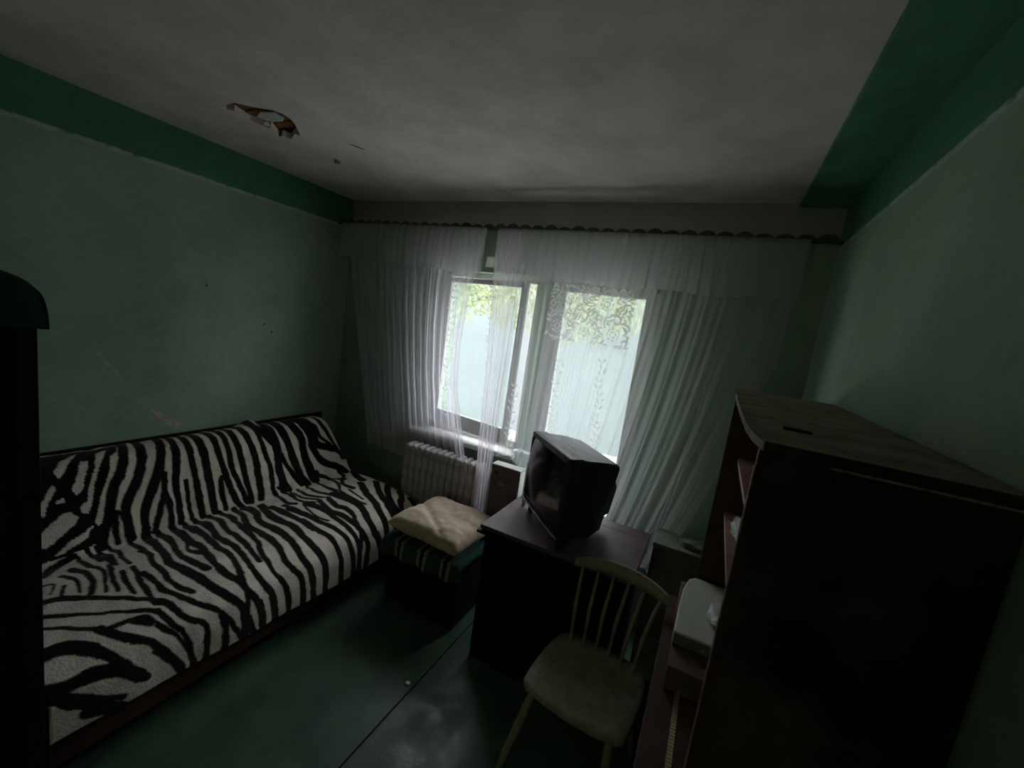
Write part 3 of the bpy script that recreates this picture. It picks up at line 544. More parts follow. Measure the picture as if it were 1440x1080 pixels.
# ------------------------------------------------------------------ sofa
Y0S = .49
sofa = thing('sofa', 'long low sofa with dark red wooden base against the left wall', 'sofa', (-2.3, 1.2, 0))
box('base_frame', (-2.87, Y0S, .03), (-1.80, 2.38, .12), M_REDW, sofa)
box('front_rail', (-1.755, Y0S, .09), (-1.725, 2.38, .185), M_REDW, sofa, bev=.005)
box('seat_cushion', (-2.45, Y0S + .01, .125), (-1.757, 2.36, .40), M_DARKW, sofa, bev=.03)
box('back_cushion', (-2.84, Y0S + .01, .20), (-2.66, 2.37, .78), M_DARKW, sofa, bev=.03)
box('back_rail', (-2.897, Y0S, .70), (-2.872, 2.46, .818), M_DARKW, sofa, bev=.004)
for y in (.6, 2.3): box('leg', (-1.86, y - .03, 0), (-1.80, y + .03, .03), M_REDW, sofa)
ZK=[[[1.09,0.12,0.0214],[1.078,0.179,0.0214],[1.024,0.338,0.0223],[0.982,0.405,0.0211],[0.952,0.484,0.0211],[0.926,0.568,0.0201],[0.898,0.624,0.0226],[0.878,0.666,0.0205],[0.868,0.7,0.0205]],[[0.96,0.547,0.0136],[0.942,0.615,0.0122],[0.932,0.683,0.0118],[0.931,0.7,0.0118]],[[1.156,0.12,0.0227],[1.13,0.254,0.0227],[1.092,0.37,0.0241],[1.038,0.463,0.0239],[0.996,0.537,0.0222],[0.988,0.606,0.021],[0.98,0.683,0.0208],[0.979,0.7,0.0208]],[[1.249,0.12,0.0211],[1.218,0.259,0.0211],[1.172,0.382,0.0223],[1.112,0.494,0.0237],[1.068,0.578,0.0221],[1.044,0.683,0.0192],[1.042,0.7,0.0192]],[[1.182,0.452,0.0154],[1.158,0.537,0.0159],[1.114,0.624,0.0153],[1.076,0.699,0.0153],[1.076,0.7,0.0153]],[[1.19,0.405,0.0147],[1.172,0.505,0.0136],[1.174,0.578,0.0147],[1.152,0.694,0.0129],[1.151,0.7,0.0129]],[[1.296,0.12,0.0201],[1.278,0.269,0.0201],[1.258,0.37,0.0204],[1.226,0.484,0.019],[1.216,0.588,0.0188],[1.194,0.694,0.0179],[1.193,0.7,0.0179]],[[1.349,0.12,0.0192],[1.344,0.254,0.0192],[1.336,0.382,0.0193],[1.328,0.473,0.0182],[1.32,0.578,0.0181],[1.302,0.699,0.0173],[1.302,0.7,0.0173]],[[1.278,0.473,0.0125],[1.268,0.568,0.0132],[1.248,0.683,0.0124],[1.246,0.7,0.0124]],[[1.408,0.12,0.0249],[1.406,0.275,0.0249],[1.404,0.37,0.0239],[1.396,0.452,0.0227],[1.386,0.568,0.0237],[1.362,0.694,0.0223],[1.361,0.7,0.0223]],[[1.49,0.12,0.0214],[1.488,0.237,0.0214],[1.484,0.37,0.0182],[1.484,0.473,0.0194],[1.488,0.515,0.0182],[1.49,0.639,0.0196],[1.502,0.719,0.0216]],[[1.462,0.505,0.015],[1.442,0.558,0.0157],[1.432,0.653,0.0147],[1.422,0.704,0.014]],[[1.548,0.12,0.0203],[1.546,0.241,0.0203],[1.542,0.359,0.0182],[1.532,0.473,0.0195],[1.546,0.588,0.0186],[1.55,0.704,0.0195]],[[1.605,0.12,0.0216],[1.604,0.269,0.0216],[1.602,0.394,0.0191],[1.594,0.526,0.0194],[1.588,0.653,0.0181],[1.568,0.714,0.018]],[[1.674,0.12,0.0243],[1.68,0.287,0.0243],[1.688,0.417,0.0216],[1.672,0.547,0.0223],[1.654,0.653,0.0208],[1.626,0.714,0.0191]],[[1.76,0.12,0.0182],[1.758,0.294,0.0182],[1.756,0.429,0.0171],[1.76,0.526,0.017],[1.73,0.639,0.0164],[1.718,0.724,0.0165]],[[1.76,0.12,0.0254],[1.802,0.294,0.0254],[1.842,0.394,0.0246],[1.828,0.515,0.0236],[1.778,0.699,0.0213],[1.778,0.7,0.0213]],[[1.845,0.12,0.0317],[1.842,0.294,0.0317],[1.838,0.452,0.0294],[1.81,0.568,0.0284],[1.818,0.683,0.0286],[1.819,0.7,0.0286]],[[1.918,0.12,0.0338],[1.924,0.259,0.0338],[1.932,0.37,0.031],[1.932,0.494,0.031],[1.944,0.624,0.0301],[1.962,0.683,0.0331],[1.965,0.7,0.0331]],[[1.997,0.12,0.0347],[2.02,0.269,0.0347],[2.046,0.37,0.0309],[2.024,0.494,0.0296],[2.03,0.606,0.0299],[2.032,0.66,0.0298],[2.033,0.7,0.0298]],[[2.082,0.12,0.0317],[2.102,0.269,0.0317],[2.122,0.359,0.0276],[2.11,0.463,0.0279],[2.144,0.568,0.0285],[2.266,0.653,0.0309],[2.306,0.7,0.0309]],[[2.142,0.12,0.03],[2.152,0.382,0.03],[2.156,0.441,0.0311],[2.244,0.484,0.0287],[2.362,0.526,0.0283],[2.645,0.7,0.0283]],[[1.98,0.12,0.028],[2.11,0.254,0.028],[2.186,0.301,0.0221],[2.202,0.382,0.0182],[2.278,0.463,0.0198]],[[2.233,0.12,0.0247],[2.264,0.275,0.0247],[2.292,0.359,0.0225],[2.324,0.452,0.0224],[2.362,0.526,0.0231],[2.416,0.7,0.0231]],[[1.86,0.452,0.0158],[1.88,0.547,0.0148],[1.906,0.631,0.0142],[1.919,0.7,0.0142]],[[1.832,0.537,0.0125],[1.832,0.597,0.0114],[1.828,0.66,0.0114],[1.826,0.7,0.0114]],[[2.032,0.66,0.0172],[2.122,0.699,0.0218],[2.17,0.824,0.0328]],[[1.098,1.444,0.016],[1.106,1.519,0.0192],[1.108,1.592,0.0196],[1.108,1.62,0.0196]],[[1.008,1.432,0.0129],[1.024,1.504,0.0139],[1.022,1.581,0.0161],[1.021,1.62,0.0161]],[[0.838,1.257,0.0203],[0.862,1.288,0.0148],[0.874,1.347,0.0126],[0.9,1.391,0.0131],[0.938,1.428,0.0122],[0.954,1.473,0.013],[0.952,1.53,0.014],[0.95,1.581,0.0152],[0.949,1.62,0.0152]],[[0.82,1.302,0.0138],[0.83,1.342,0.0133],[0.846,1.387,0.0113],[0.87,1.428,0.0111],[0.884,1.486,0.0115],[0.896,1.568,0.0131],[0.901,1.62,0.0131]],[[0.798,1.357,0.0078],[0.822,1.395,0.0087],[0.85,1.436,0.0079],[0.917,1.62,0.0079]],[[0.78,1.444,0.0162],[0.812,1.499,0.0169],[0.842,1.555,0.0176],[0.863,1.62,0.0176]],[[1.174,1.46,0.0144],[1.186,1.499,0.0156],[1.194,1.562,0.0168],[1.196,1.609,0.0155],[1.196,1.62,0.0155]],[[1.24,1.473,0.0166],[1.248,1.524,0.0157],[1.256,1.606,0.0151],[1.257,1.62,0.0151]],[[1.318,1.477,0.0153],[1.33,1.542,0.016],[1.332,1.602,0.0165],[1.332,1.62,0.0165]],[[1.036,0.694,0.0177],[1.026,0.768,0.0239],[1.012,0.888,0.0195],[0.996,0.984,0.0173],[0.98,1.054,0.0194],[0.992,1.123,0.0234],[1.0,1.176,0.0224],[1.014,1.241,0.0217],[1.024,1.315,0.0209],[1.056,1.379,0.0181],[1.096,1.452,0.017],[1.151,1.62,0.017]],[[1.084,0.704,0.0141],[1.08,0.793,0.0223],[1.07,0.888,0.0151],[1.044,0.973,0.0141],[1.036,1.042,0.0181],[1.046,1.112,0.0181],[1.058,1.196,0.0177]],[[1.148,0.699,0.016],[1.142,0.816,0.0221],[1.126,0.924,0.0213],[1.13,0.996,0.0196],[1.112,1.112,0.0179],[1.098,1.196,0.0169],[1.098,1.273,0.0193],[1.116,1.332,0.0173],[1.134,1.395,0.016],[1.166,1.456,0.0168],[1.182,1.53,0.0171],[1.194,1.62,0.0171]],[[1.122,0.9,0.0098],[1.084,0.996,0.01],[1.092,1.042,0.0168],[1.11,1.077,0.0139]],[[1.202,0.714,0.0137],[1.196,0.807,0.0241],[1.198,0.888,0.0178],[1.186,0.973,0.0164],[1.174,1.077,0.0164],[1.18,1.145,0.0161],[1.164,1.232,0.0133],[1.146,1.302,0.0141],[1.134,1.352,0.0133],[1.105,1.62,0.0133]],[[1.252,0.704,0.0161],[1.26,0.793,0.025],[1.242,0.912,0.017],[1.218,0.996,0.0185],[1.228,1.101,0.0178],[1.218,1.205,0.016],[1.2,1.315,0.0156],[1.208,1.391,0.0163],[1.242,1.46,0.0149],[1.254,1.524,0.017],[1.265,1.62,0.017]],[[1.322,0.719,0.0147],[1.322,0.834,0.0166],[1.286,0.949,0.015],[1.28,1.042,0.016],[1.274,1.135,0.0154],[1.26,1.214,0.0137],[1.25,1.281,0.014]],[[1.384,0.709,0.0144],[1.382,0.816,0.0221],[1.356,0.924,0.016],[1.344,1.007,0.0184],[1.332,1.101,0.0169],[1.32,1.166,0.0145],[1.286,1.249,0.0141],[1.276,1.315,0.0154],[1.274,1.374,0.0139],[1.31,1.448,0.0139],[1.326,1.524,0.0164],[1.332,1.602,0.0161],[1.333,1.62,0.0161]],[[1.458,0.719,0.0156],[1.432,0.854,0.0178],[1.376,0.984,0.0183],[1.378,1.077,0.0203],[1.38,1.176,0.0203],[1.37,1.257,0.0167],[1.348,1.342,0.0157],[1.37,1.406,0.015],[1.402,1.469,0.0164],[1.414,1.609,0.0172],[1.415,1.62,0.0172]],[[1.502,0.763,0.0326],[1.492,0.877,0.0217],[1.444,0.984,0.0223],[1.45,1.089,0.0237],[1.452,1.205,0.0233],[1.438,1.295,0.0192],[1.428,1.366,0.019],[1.458,1.46,0.0208],[1.476,1.609,0.0194],[1.477,1.62,0.0194]],[[1.576,0.793,0.0235],[1.526,0.937,0.0232],[1.518,1.042,0.028],[1.532,1.135,0.024],[1.516,1.249,0.0223],[1.514,1.342,0.0214],[1.534,1.417,0.0204],[1.548,1.481,0.0223],[1.55,1.609,0.0198],[1.55,1.62,0.0198]],[[1.588,0.877,0.0231],[1.588,0.996,0.0239],[1.596,1.101,0.0182],[1.596,1.232,0.0189]],[[1.646,0.912,0.0191],[1.666,1.019,0.0129],[1.672,1.135,0.0132]],[[0.956,0.865,0.0173],[0.96,0.924,0.0136],[0.936,0.996,0.0125],[0.932,1.089,0.0139],[0.926,1.156,0.0135],[0.93,1.223,0.0153],[0.954,1.288,0.0139]],[[0.878,1.054,0.0154],[0.886,1.135,0.0117],[0.882,1.205,0.0128],[0.906,1.273,0.0145],[0.942,1.342,0.0137],[0.99,1.399,0.012],[1.026,1.448,0.0117],[1.102,1.62,0.0117]],[[0.848,1.123,0.0092],[0.846,1.176,0.0089],[0.836,1.241,0.0096],[0.862,1.281,0.0127]],[[1.612,1.123,0.0181],[1.61,1.156,0.0187],[1.61,1.265,0.0202],[1.63,1.337,0.0179],[1.636,1.406,0.0156],[1.65,1.469,0.017],[1.656,1.597,0.0194],[1.657,1.62,0.0194]],[[1.638,0.973,0.0273],[1.66,1.089,0.0233],[1.668,1.196,0.021],[1.688,1.273,0.0201],[1.7,1.337,0.0175],[1.72,1.417,0.0161],[1.738,1.509,0.0175],[1.744,1.575,0.019],[1.746,1.62,0.019]],[[1.72,0.984,0.0082],[1.692,1.135,0.0083],[1.714,1.214,0.0116]],[[1.75,0.984,0.0286],[1.768,1.101,0.024],[1.762,1.223,0.0196],[1.76,1.321,0.0192],[1.77,1.391,0.0175],[1.788,1.464,0.019],[1.79,1.562,0.0218],[1.791,1.62,0.0218]],[[1.828,0.996,0.0199],[1.788,1.135,0.0199],[1.81,1.205,0.0239],[1.812,1.309,0.0206],[1.834,1.403,0.0182],[1.856,1.473,0.0201],[1.85,1.548,0.0228],[1.847,1.62,0.0228]],[[1.894,0.996,0.0175],[1.858,1.112,0.0224],[1.876,1.186,0.0222],[1.86,1.273,0.0158],[1.834,1.321,0.0144],[1.772,1.62,0.0144]],[[1.956,0.984,0.039],[1.964,1.089,0.036],[1.968,1.186,0.0304],[1.942,1.273,0.0254],[1.914,1.342,0.0265],[1.918,1.414,0.025],[1.938,1.456,0.0237],[1.985,1.62,0.0237]],[[2.012,0.973,0.0145],[1.998,1.112,0.0144],[2.006,1.214,0.0098]],[[2.068,0.996,0.0094],[2.042,1.156,0.0095]],[[2.198,0.973,0.0268],[2.112,1.123,0.0272],[2.076,1.232,0.0264],[2.034,1.315,0.0256],[2.02,1.383,0.0274],[2.02,1.432,0.0273],[2.02,1.62,0.0273]],[[2.302,1.019,0.0225],[2.182,1.176,0.023],[2.138,1.281,0.025],[2.112,1.352,0.0248],[2.112,1.432,0.0262],[2.112,1.62,0.0262]],[[2.34,1.101,0.0225],[2.22,1.214,0.0233],[2.16,1.321,0.0257],[2.152,1.37,0.0276],[2.133,1.62,0.0276]],[[2.324,1.232,0.0243],[2.268,1.302,0.0239],[2.212,1.347,0.0237],[2.078,1.62,0.0237]],[[2.326,1.337,0.0274],[2.328,1.374,0.0265],[2.333,1.62,0.0265]],[[2.386,0.689,0.0228],[2.28,0.844,0.0258],[2.252,0.937,0.0308]],[[2.4,0.834,0.0447],[2.384,0.949,0.0398],[2.366,1.054,0.0341]],[[2.246,0.678,0.0176],[2.244,0.757,0.0149],[2.108,0.888,0.0153],[2.106,0.996,0.0238]],[[2.5,0.714,0.0137],[2.458,0.9,0.0341]],[[1.714,0.66,0.0097],[1.722,0.734,0.0119],[1.678,0.888,0.0149],[1.702,0.937,0.0161]],[[1.758,0.666,0.0085],[1.784,0.752,0.0167],[1.744,0.912,0.0127],[1.786,0.996,0.0157]],[[1.822,0.719,0.0075],[1.786,0.877,0.0119],[1.83,0.973,0.0155]],[[1.876,0.724,0.0095],[1.836,0.865,0.0165],[1.872,0.973,0.0158]],[[1.948,0.719,0.0106],[1.91,0.865,0.0161],[1.924,0.961,0.0153]],[[2.04,0.714,0.0096],[1.998,0.844,0.0157],[1.996,0.949,0.0196]],[[2.124,0.714,0.0095],[2.09,0.865,0.0115],[2.024,0.961,0.0095]],[[2.068,0.646,0.0201],[2.034,0.709,0.0176]],[[0.77,0.699,0.0176],[0.704,0.729,0.0229],[0.652,0.793,0.0244]],[[0.624,0.888,0.0079],[0.652,0.9,0.0052],[0.624,0.961,0.0045]],[[0.67,0.937,0.0082],[0.644,0.996,0.0068]],[[0.688,0.854,0.0119],[0.71,0.924,0.0086],[0.69,1.019,0.0062]],[[0.73,0.824,0.0199],[0.75,0.888,0.0149],[0.744,0.973,0.0102],[0.71,1.054,0.0117]],[[0.78,0.704,0.0073],[0.78,0.834,0.0119],[0.796,0.924,0.0085],[0.748,1.077,0.0077]],[[0.83,0.888,0.0107],[0.802,0.984,0.0102],[0.778,1.101,0.0093]],[[0.836,0.984,0.0102],[0.82,1.054,0.0103],[0.806,1.156,0.0096]],[[0.874,0.984,0.0112],[0.852,1.101,0.0114],[0.838,1.205,0.0119]],[[0.84,0.734,0.0109],[0.844,0.9,0.0098]],[[0.59,0.996,0.018],[0.642,1.019,0.0171],[0.742,1.123,0.0119],[0.818,1.223,0.0134],[0.856,1.281,0.0101],[0.878,1.342,0.0096]],[[0.566,1.077,0.0111],[0.63,1.135,0.0114],[0.71,1.205,0.0099],[0.796,1.281,0.0121],[0.826,1.327,0.0104],[0.838,1.374,0.0084],[0.854,1.414,0.0072]],[[0.546,1.145,0.0101],[0.588,1.186,0.0093],[0.66,1.273,0.0119],[0.718,1.288,0.0112],[0.776,1.302,0.0116],[0.796,1.337,0.0063],[0.836,1.403,0.0066]],[[0.752,1.302,0.0192],[0.786,1.337,0.0166]],[[0.66,1.273,0.0202],[0.702,1.347,0.0161],[0.764,1.403,0.0143],[0.804,1.473,0.0135],[0.848,1.562,0.0143]],[[0.512,1.273,0.0303],[0.56,1.281,0.0303],[0.614,1.332,0.0226],[0.656,1.395,0.0172],[0.69,1.46,0.0175],[0.742,1.542,0.0179]],[[0.478,1.391,0.0219],[0.526,1.41,0.0248],[0.594,1.414,0.0265],[0.664,1.448,0.0214],[0.72,1.519,0.0211]],[[0.478,1.417,0.0209],[0.542,1.464,0.0197],[0.61,1.542,0.0201]],[[0.564,1.481,0.0112],[0.67,1.568,0.013]],[[0.586,1.548,0.0333],[0.662,1.609,0.0219]],[[0.964,0.709,0.0113],[0.962,0.877,0.0122],[0.93,1.03,0.0112]],[[1.034,0.704,0.0116],[1.02,0.877,0.0145],[0.97,1.054,0.0121]],[[0.89,0.678,0.0087],[0.898,0.78,0.0131],[0.882,0.865,0.0083],[0.878,0.949,0.0088]],[[0.85,0.683,0.0074],[0.862,0.8,0.0122],[0.846,0.912,0.0094]],[[0.82,0.678,0.0095],[0.826,0.824,0.0132]],[[0.782,0.704,0.0055],[0.778,0.834,0.0076]]]
ZW=[[[0.904,0.194],[0.82,0.241],[0.784,0.294],[0.794,0.328],[0.82,0.301],[0.842,0.259]],[[0.888,0.259],[0.914,0.264],[0.87,0.382],[0.858,0.405],[0.836,0.417],[0.826,0.382],[0.846,0.359],[0.868,0.301]],[[0.772,0.348],[0.78,0.37],[0.738,0.441],[0.722,0.484],[0.706,0.473],[0.718,0.429],[0.746,0.382]],[[0.766,0.441],[0.772,0.429],[0.796,0.417],[0.794,0.441]],[[0.95,0.224],[1.002,0.204],[0.982,0.246],[0.948,0.294],[0.912,0.382],[0.88,0.484],[0.862,0.515],[0.844,0.515],[0.844,0.484],[0.872,0.452],[0.884,0.405],[0.91,0.348]],[[0.682,0.568],[0.73,0.526],[0.776,0.494],[0.808,0.494],[0.824,0.526],[0.812,0.547],[0.76,0.588],[0.722,0.615],[0.686,0.624],[0.67,0.631]],[[0.87,0.578],[0.836,0.624],[0.79,0.653],[0.754,0.666],[0.724,0.666],[0.768,0.631],[0.814,0.606],[0.85,0.588]],[[0.996,0.264],[1.034,0.233],[1.0,0.328],[0.954,0.441],[0.93,0.515],[0.898,0.578],[0.88,0.588],[0.876,0.568],[0.898,0.515],[0.92,0.452],[0.95,0.394],[0.98,0.328]]]
ZB=[[[0.748,0.148],[1.066,0.148],[1.0,0.328],[0.93,0.515],[0.894,0.597],[0.858,0.672],[0.784,0.683],[0.66,0.683],[0.638,0.683]],[[0.458,1.395],[0.588,1.481],[0.652,1.555],[0.6,1.555],[0.572,1.542],[0.456,1.41]]]
def zcat(P, n=4):
    P = np.array(P); out = []
    for i in range(len(P) - 1):
        a, b, c, d = P[max(i - 1, 0)], P[i], P[i + 1], P[min(i + 2, len(P) - 1)]
        for k in range(n):
            t = k / n; out.append(.5 * ((2 * b) + (-a + c) * t + (2 * a - 5 * b + 4 * c - d) * t * t + (-a + 3 * b - 3 * c + d) * t ** 3))
    out.append(P[-1]); return np.array(out)
prof = [(-2.865, .74), (-2.85, .80), (-2.78, .825), (-2.70, .83), (-2.63, .79), (-2.53, .65), (-2.44, .52), (-2.37, .462), (-2.28, .475), (-2.10, .482), (-1.92, .470), (-1.79, .447), (-1.725, .405), (-1.70, .35), (-1.69, .28), (-1.688, .19)]
pc = zcat(prof, 16); ps = np.concatenate([[0], np.cumsum(np.hypot(*np.diff(pc, axis=0).T))])
y0, y1 = .485, 2.39
nu, nv = 420, 290
us = y0 + (y1 - y0) * (np.linspace(0, 1, nu + 1) ** .92); vs_ = np.linspace(0, ps[-1], nv + 1)
U, Vv = np.meshgrid(us, vs_)
PX = np.interp(Vv, ps, pc[:, 0]); PZ = np.interp(Vv, ps, pc[:, 1])
tx = np.gradient(np.interp(vs_, ps, pc[:, 0])); tz = np.gradient(np.interp(vs_, ps, pc[:, 1])); tl_ = np.hypot(tx, tz); nx, nzv = -tz / tl_, tx / tl_
if nzv[nv // 2] < 0: nx, nzv = -nx, -nzv
D = np.zeros_like(U)
for j in range(0, nv + 1):
    for i in range(0, nu + 1):
        u, v = us[i], vs_[j]
        d = .007 * nz(u * 5, v * 5, 1) + .003 * nz(u * 16, v * 14, 2)
        d += .006 * math.exp(-((v - .62) / .10) ** 2) * math.sin(u * 34 + 3 * nz(u * 3, 0, 4))          # tucked in crease
        d += .010 * math.exp(-((u - 1.83 - (v - .2) * .25) / .03) ** 2) * (v < .6)                   # fold on the backrest
        d += .028 * math.exp(-((u - 1.78) / .05) ** 2 - ((v - .12) / .05) ** 2)                      # bunched top
        d += .006 * nz(u * 9, 1, 7) * math.exp(-((v - .16) / .06) ** 2)
        D[j, i] = d
PX = PX + D * nx[:, None]; PZ = PZ + D * nzv[:, None]
# lower hem hangs a little higher towards the far end, far backrest corner rounds off
far = np.clip((U - 2.30) / .09, 0, 1)
back_m = Vv < .62
PZ = np.where(back_m, PZ - far ** 2 * .06 * np.clip((PZ - .5) / .3, 0, 1), PZ - far ** 2 * .05)
# backrest ends short of the seat
UU = np.where(Vv < .60, U - .05 * np.clip((U - 2.2) / .2, 0, 1) , U)
PZ = PZ + .045 * np.clip((1.4 - U) / 1.0, -.2, 1) * np.clip((Vv / ps[-1] - .86) / .14, 0, 1)
def segd(px, py, a, b):
    dx, dy = b[0] - a[0], b[1] - a[1]; L2 = dx * dx + dy * dy + 1e-12
    t = np.clip(((px - a[0]) * dx + (py - a[1]) * dy) / L2, 0, 1); return np.hypot(px - a[0] - t * dx, py - a[1] - t * dy) - (a[2] + (b[2] - a[2]) * t)
def inpoly(px, py, P):
    c = np.zeros(px.shape, bool)
    for i in range(len(P)):
        x1, yy1 = P[i]; x2, yy2 = P[(i + 1) % len(P)]
        if yy1 == yy2: continue
        c ^= ((yy1 > py) != (yy2 > py)) & (px < (x2 - x1) * (py - yy1) / (yy2 - yy1) + x1)
    return c
wv = np.array([[nz(u * 22, v * 22, 5) for u in us[::4]] for v in vs_[::4]])
wv = np.repeat(np.repeat(wv, 4, 0), 4, 1)[:nv + 1, :nu + 1]
QU, QV = U + wv * .006, Vv + np.roll(wv, 40, 1) * .006
dist = np.full(U.shape, 1.0)
blk = np.zeros(U.shape, bool)
for P in ZB: blk |= inpoly(QU, QV, P)
for P in ZW: blk &= ~inpoly(QU, QV, P)
for P in ZK:
    C = zcat(P, 4)
    lo = C[:, :2].min(0) - .06; hi = C[:, :2].max(0) + .06
    ii = np.where((us > lo[0]) & (us < hi[0]))[0]; jj = np.where((vs_ > lo[1]) & (vs_ < hi[1]))[0]
    if len(ii) == 0 or len(jj) == 0: continue
    sl = (slice(jj[0], jj[-1] + 1), slice(ii[0], ii[-1] + 1))
    for a, b in zip(C[:-1], C[1:]): dist[sl] = np.minimum(dist[sl], segd(QU[sl], QV[sl], a, b))
# plain woven stripes where the photograph shows nothing of the cover
ext = (U < .42) | (Vv < .13)
st = np.sin(U * 62 + 2.5 * np.sin(Vv * 6) + wv * 3) * .02
val = np.clip(dist / .004 + .5, 0, 1)
val = np.where(blk, 0, val); val = np.where(ext & (st < .002) & ~blk & (Vv < .13), 0, val)
ext2 = (U < .40); val = np.where(ext2, np.clip(np.sin(Vv * 38 + 2 * np.sin(U * 5)) * 6 + .5, 0, 1), val)
V = np.stack([PX, UU, PZ], -1).reshape(-1, 3)
W = nu + 1
idx = (np.arange(nv)[:, None] * W + np.arange(nu)[None, :]).reshape(-1)
F = np.stack([idx, idx + 1, idx + W + 1, idx + W], 1)
me = bpy.data.meshes.new('zebra_cover'); me.vertices.add(len(V)); me.vertices.foreach_set('co', V.reshape(-1).astype(np.float32))
me.loops.add(len(F) * 4); me.loops.foreach_set('vertex_index', F.reshape(-1).astype(np.int32))
me.polygons.add(len(F)); me.polygons.foreach_set('loop_start', np.arange(0, len(F) * 4, 4, dtype=np.int32)); me.polygons.foreach_set('loop_total', np.full(len(F), 4, dtype=np.int32))
me.update(calc_edges=True)
at = me.color_attributes.new('stripe', 'FLOAT_COLOR', 'POINT')
cv = np.ones((len(V), 4), np.float32); cv[:, :3] = val.reshape(-1, 1); at.data.foreach_set('color', cv.reshape(-1))
def zebra_mat():
    m = bpy.data.materials.new('zebra_plush'); m.use_nodes = True; nt = m.node_tree; b = nt.nodes['Principled BSDF']
    a = N(nt, 'ShaderNodeAttribute'); a.attribute_name = 'stripe'
    tc = N(nt, 'ShaderNodeTexCoord')
    n = ramp(nt, noise_n(nt, tc.outputs['Object'], 14, 6, .7), .3, .7)
    white = mixc(nt, n, (.58, .51, .43), (.84, .77, .68))
    c = mixc(nt, a.outputs['Fac'], (.012, .008, .008), white)
    nt.links.new(c, b.inputs['Base Color']); b.inputs['Roughness'].default_value = .95; b.inputs['Specular IOR Level'].default_value = .05
    b.inputs['Sheen Weight'].default_value = .08
    n2 = noise_n(nt, tc.outputs['Object'], 120, 4); bp = N(nt, 'ShaderNodeBump'); bp.inputs['Strength'].default_value = .7; bp.inputs['Distance'].default_value = .006
    nt.links.new(n2, bp.inputs['Height']); nt.links.new(bp.outputs['Normal'], b.inputs['Normal'])
    return m
me.materials.append(zebra_mat())
zc = link('zebra_cover', me, None, True)
so = zc.modifiers.new('thick', 'SOLIDIFY'); so.thickness = .008; so.offset = -1
tag(zc, 'black and cream zebra striped plush cover draped over the sofa', 'sofa cover')

# ------------------------------------------------------------------ chest with blanket, pillow
ch = thing('storage_chest', 'low dark chest between sofa and table under a striped blanket', 'chest', (-1.30, 2.10, 0))
box('body', (-1.57, 1.90, .02), (-1.06, 2.30, .385), M_DARKW, ch, bev=.01)
box('plinth', (-1.55, 1.92, 0), (-1.08, 2.28, .02), M_DARKW, ch, bev=0)
def drape(name, x0, x1, ya, yb, z, drop, m):
    V = []; F = []; nu_, nv_ = 50, 60
    L = [(ya - .012, z - drop), (ya - .012, z - drop * .5), (ya - .004, z - .03), (ya + .03, z), (yb - .03, z), (yb, z - .03), (yb + .002, z - .12)]
    pr = zcat(L, 10)
    for i, (y, zz) in enumerate(pr):
        for k in range(nu_ + 1):
            u = k / nu_; x = x0 + (x1 - x0) * u
            e = max(0, abs(u - .5) * 2 - .90) / .10
            hang = max(0, (z - zz) / drop)
            V.append((x, y - .012 * hang * math.sin(u * 24) + .003 * nz(x * 12, y * 12), zz - .035 * e * e * (zz > z - .05) + .006 * nz(x * 7, y * 7, 1)))
    W_ = nu_ + 1
    for i in range(len(pr) - 1):
        for k in range(nu_): F.append((i * W_ + k, i * W_ + k + 1, (i + 1) * W_ + k + 1, (i + 1) * W_ + k))
    o = pyd(name, V, F, m, None, True); s = o.modifiers.new('t', 'SOLIDIFY'); s.thickness = .006; s.offset = -1
    return o
tag(drape('striped_blanket', -1.60, -1.035, 1.885, 2.315, .425, .11, M_STRIPE), 'dark green blanket with beige stripe pairs on the chest', 'blanket')
def pillow(name, c, wx, wy, h, m, rot=0):
    V = []; F = []; n = 36
    for side in (1, -1):
        for j in range(n + 1):
            for i in range(n + 1):
                u, v = i / n * 2 - 1, j / n * 2 - 1
                e = (max(0, 1 - u ** 4) ** .5) * (max(0, 1 - v ** 4) ** .5)
                k = 1 - .07 * (1 - abs(v)) * abs(u) ** 3 - 0
                k2 = 1 - .07 * (1 - abs(u)) * abs(v) ** 3
                z = side * h / 2 * e ** .8 * (1 if side > 0 else .7)
                z += (.012 * nz(u * 3, v * 3, 1 + side) + .007 * nz(u * 8, v * 7, 2)) * e ** .5
                if side > 0: z -= .018 * math.exp(-((u * .8 + v + .55) / .10) ** 2) * e
                x, y = u * wx / 2 * k, v * wy / 2 * k2
                V.append((c[0] + x * math.cos(rot) - y * math.sin(rot), c[1] + x * math.sin(rot) + y * math.cos(rot), c[2] + z))
    W_ = n + 1; o_ = W_ * W_
    for s in (0, 1):
        for j in range(n):
            for i in range(n):
                q = (s * o_ + j * W_ + i, s * o_ + j * W_ + i + 1, s * o_ + (j + 1) * W_ + i + 1, s * o_ + (j + 1) * W_ + i)
                F.append(q if s == 0 else q[::-1])
    bm = bmesh.new(); me_ = bpy.data.meshes.new(name); me_.from_pydata(V, [], F); bm.from_mesh(me_); bmesh.ops.remove_doubles(bm, verts=bm.verts, dist=.002)
    return from_bm(name, bm, m, None, True)
tag(pillow('pillow', (-1.305, 2.10, .503), .52, .47, .16, M_LINEN, math.radians(-3)), 'plump beige pillow lying on the striped green blanket', 'pillow')

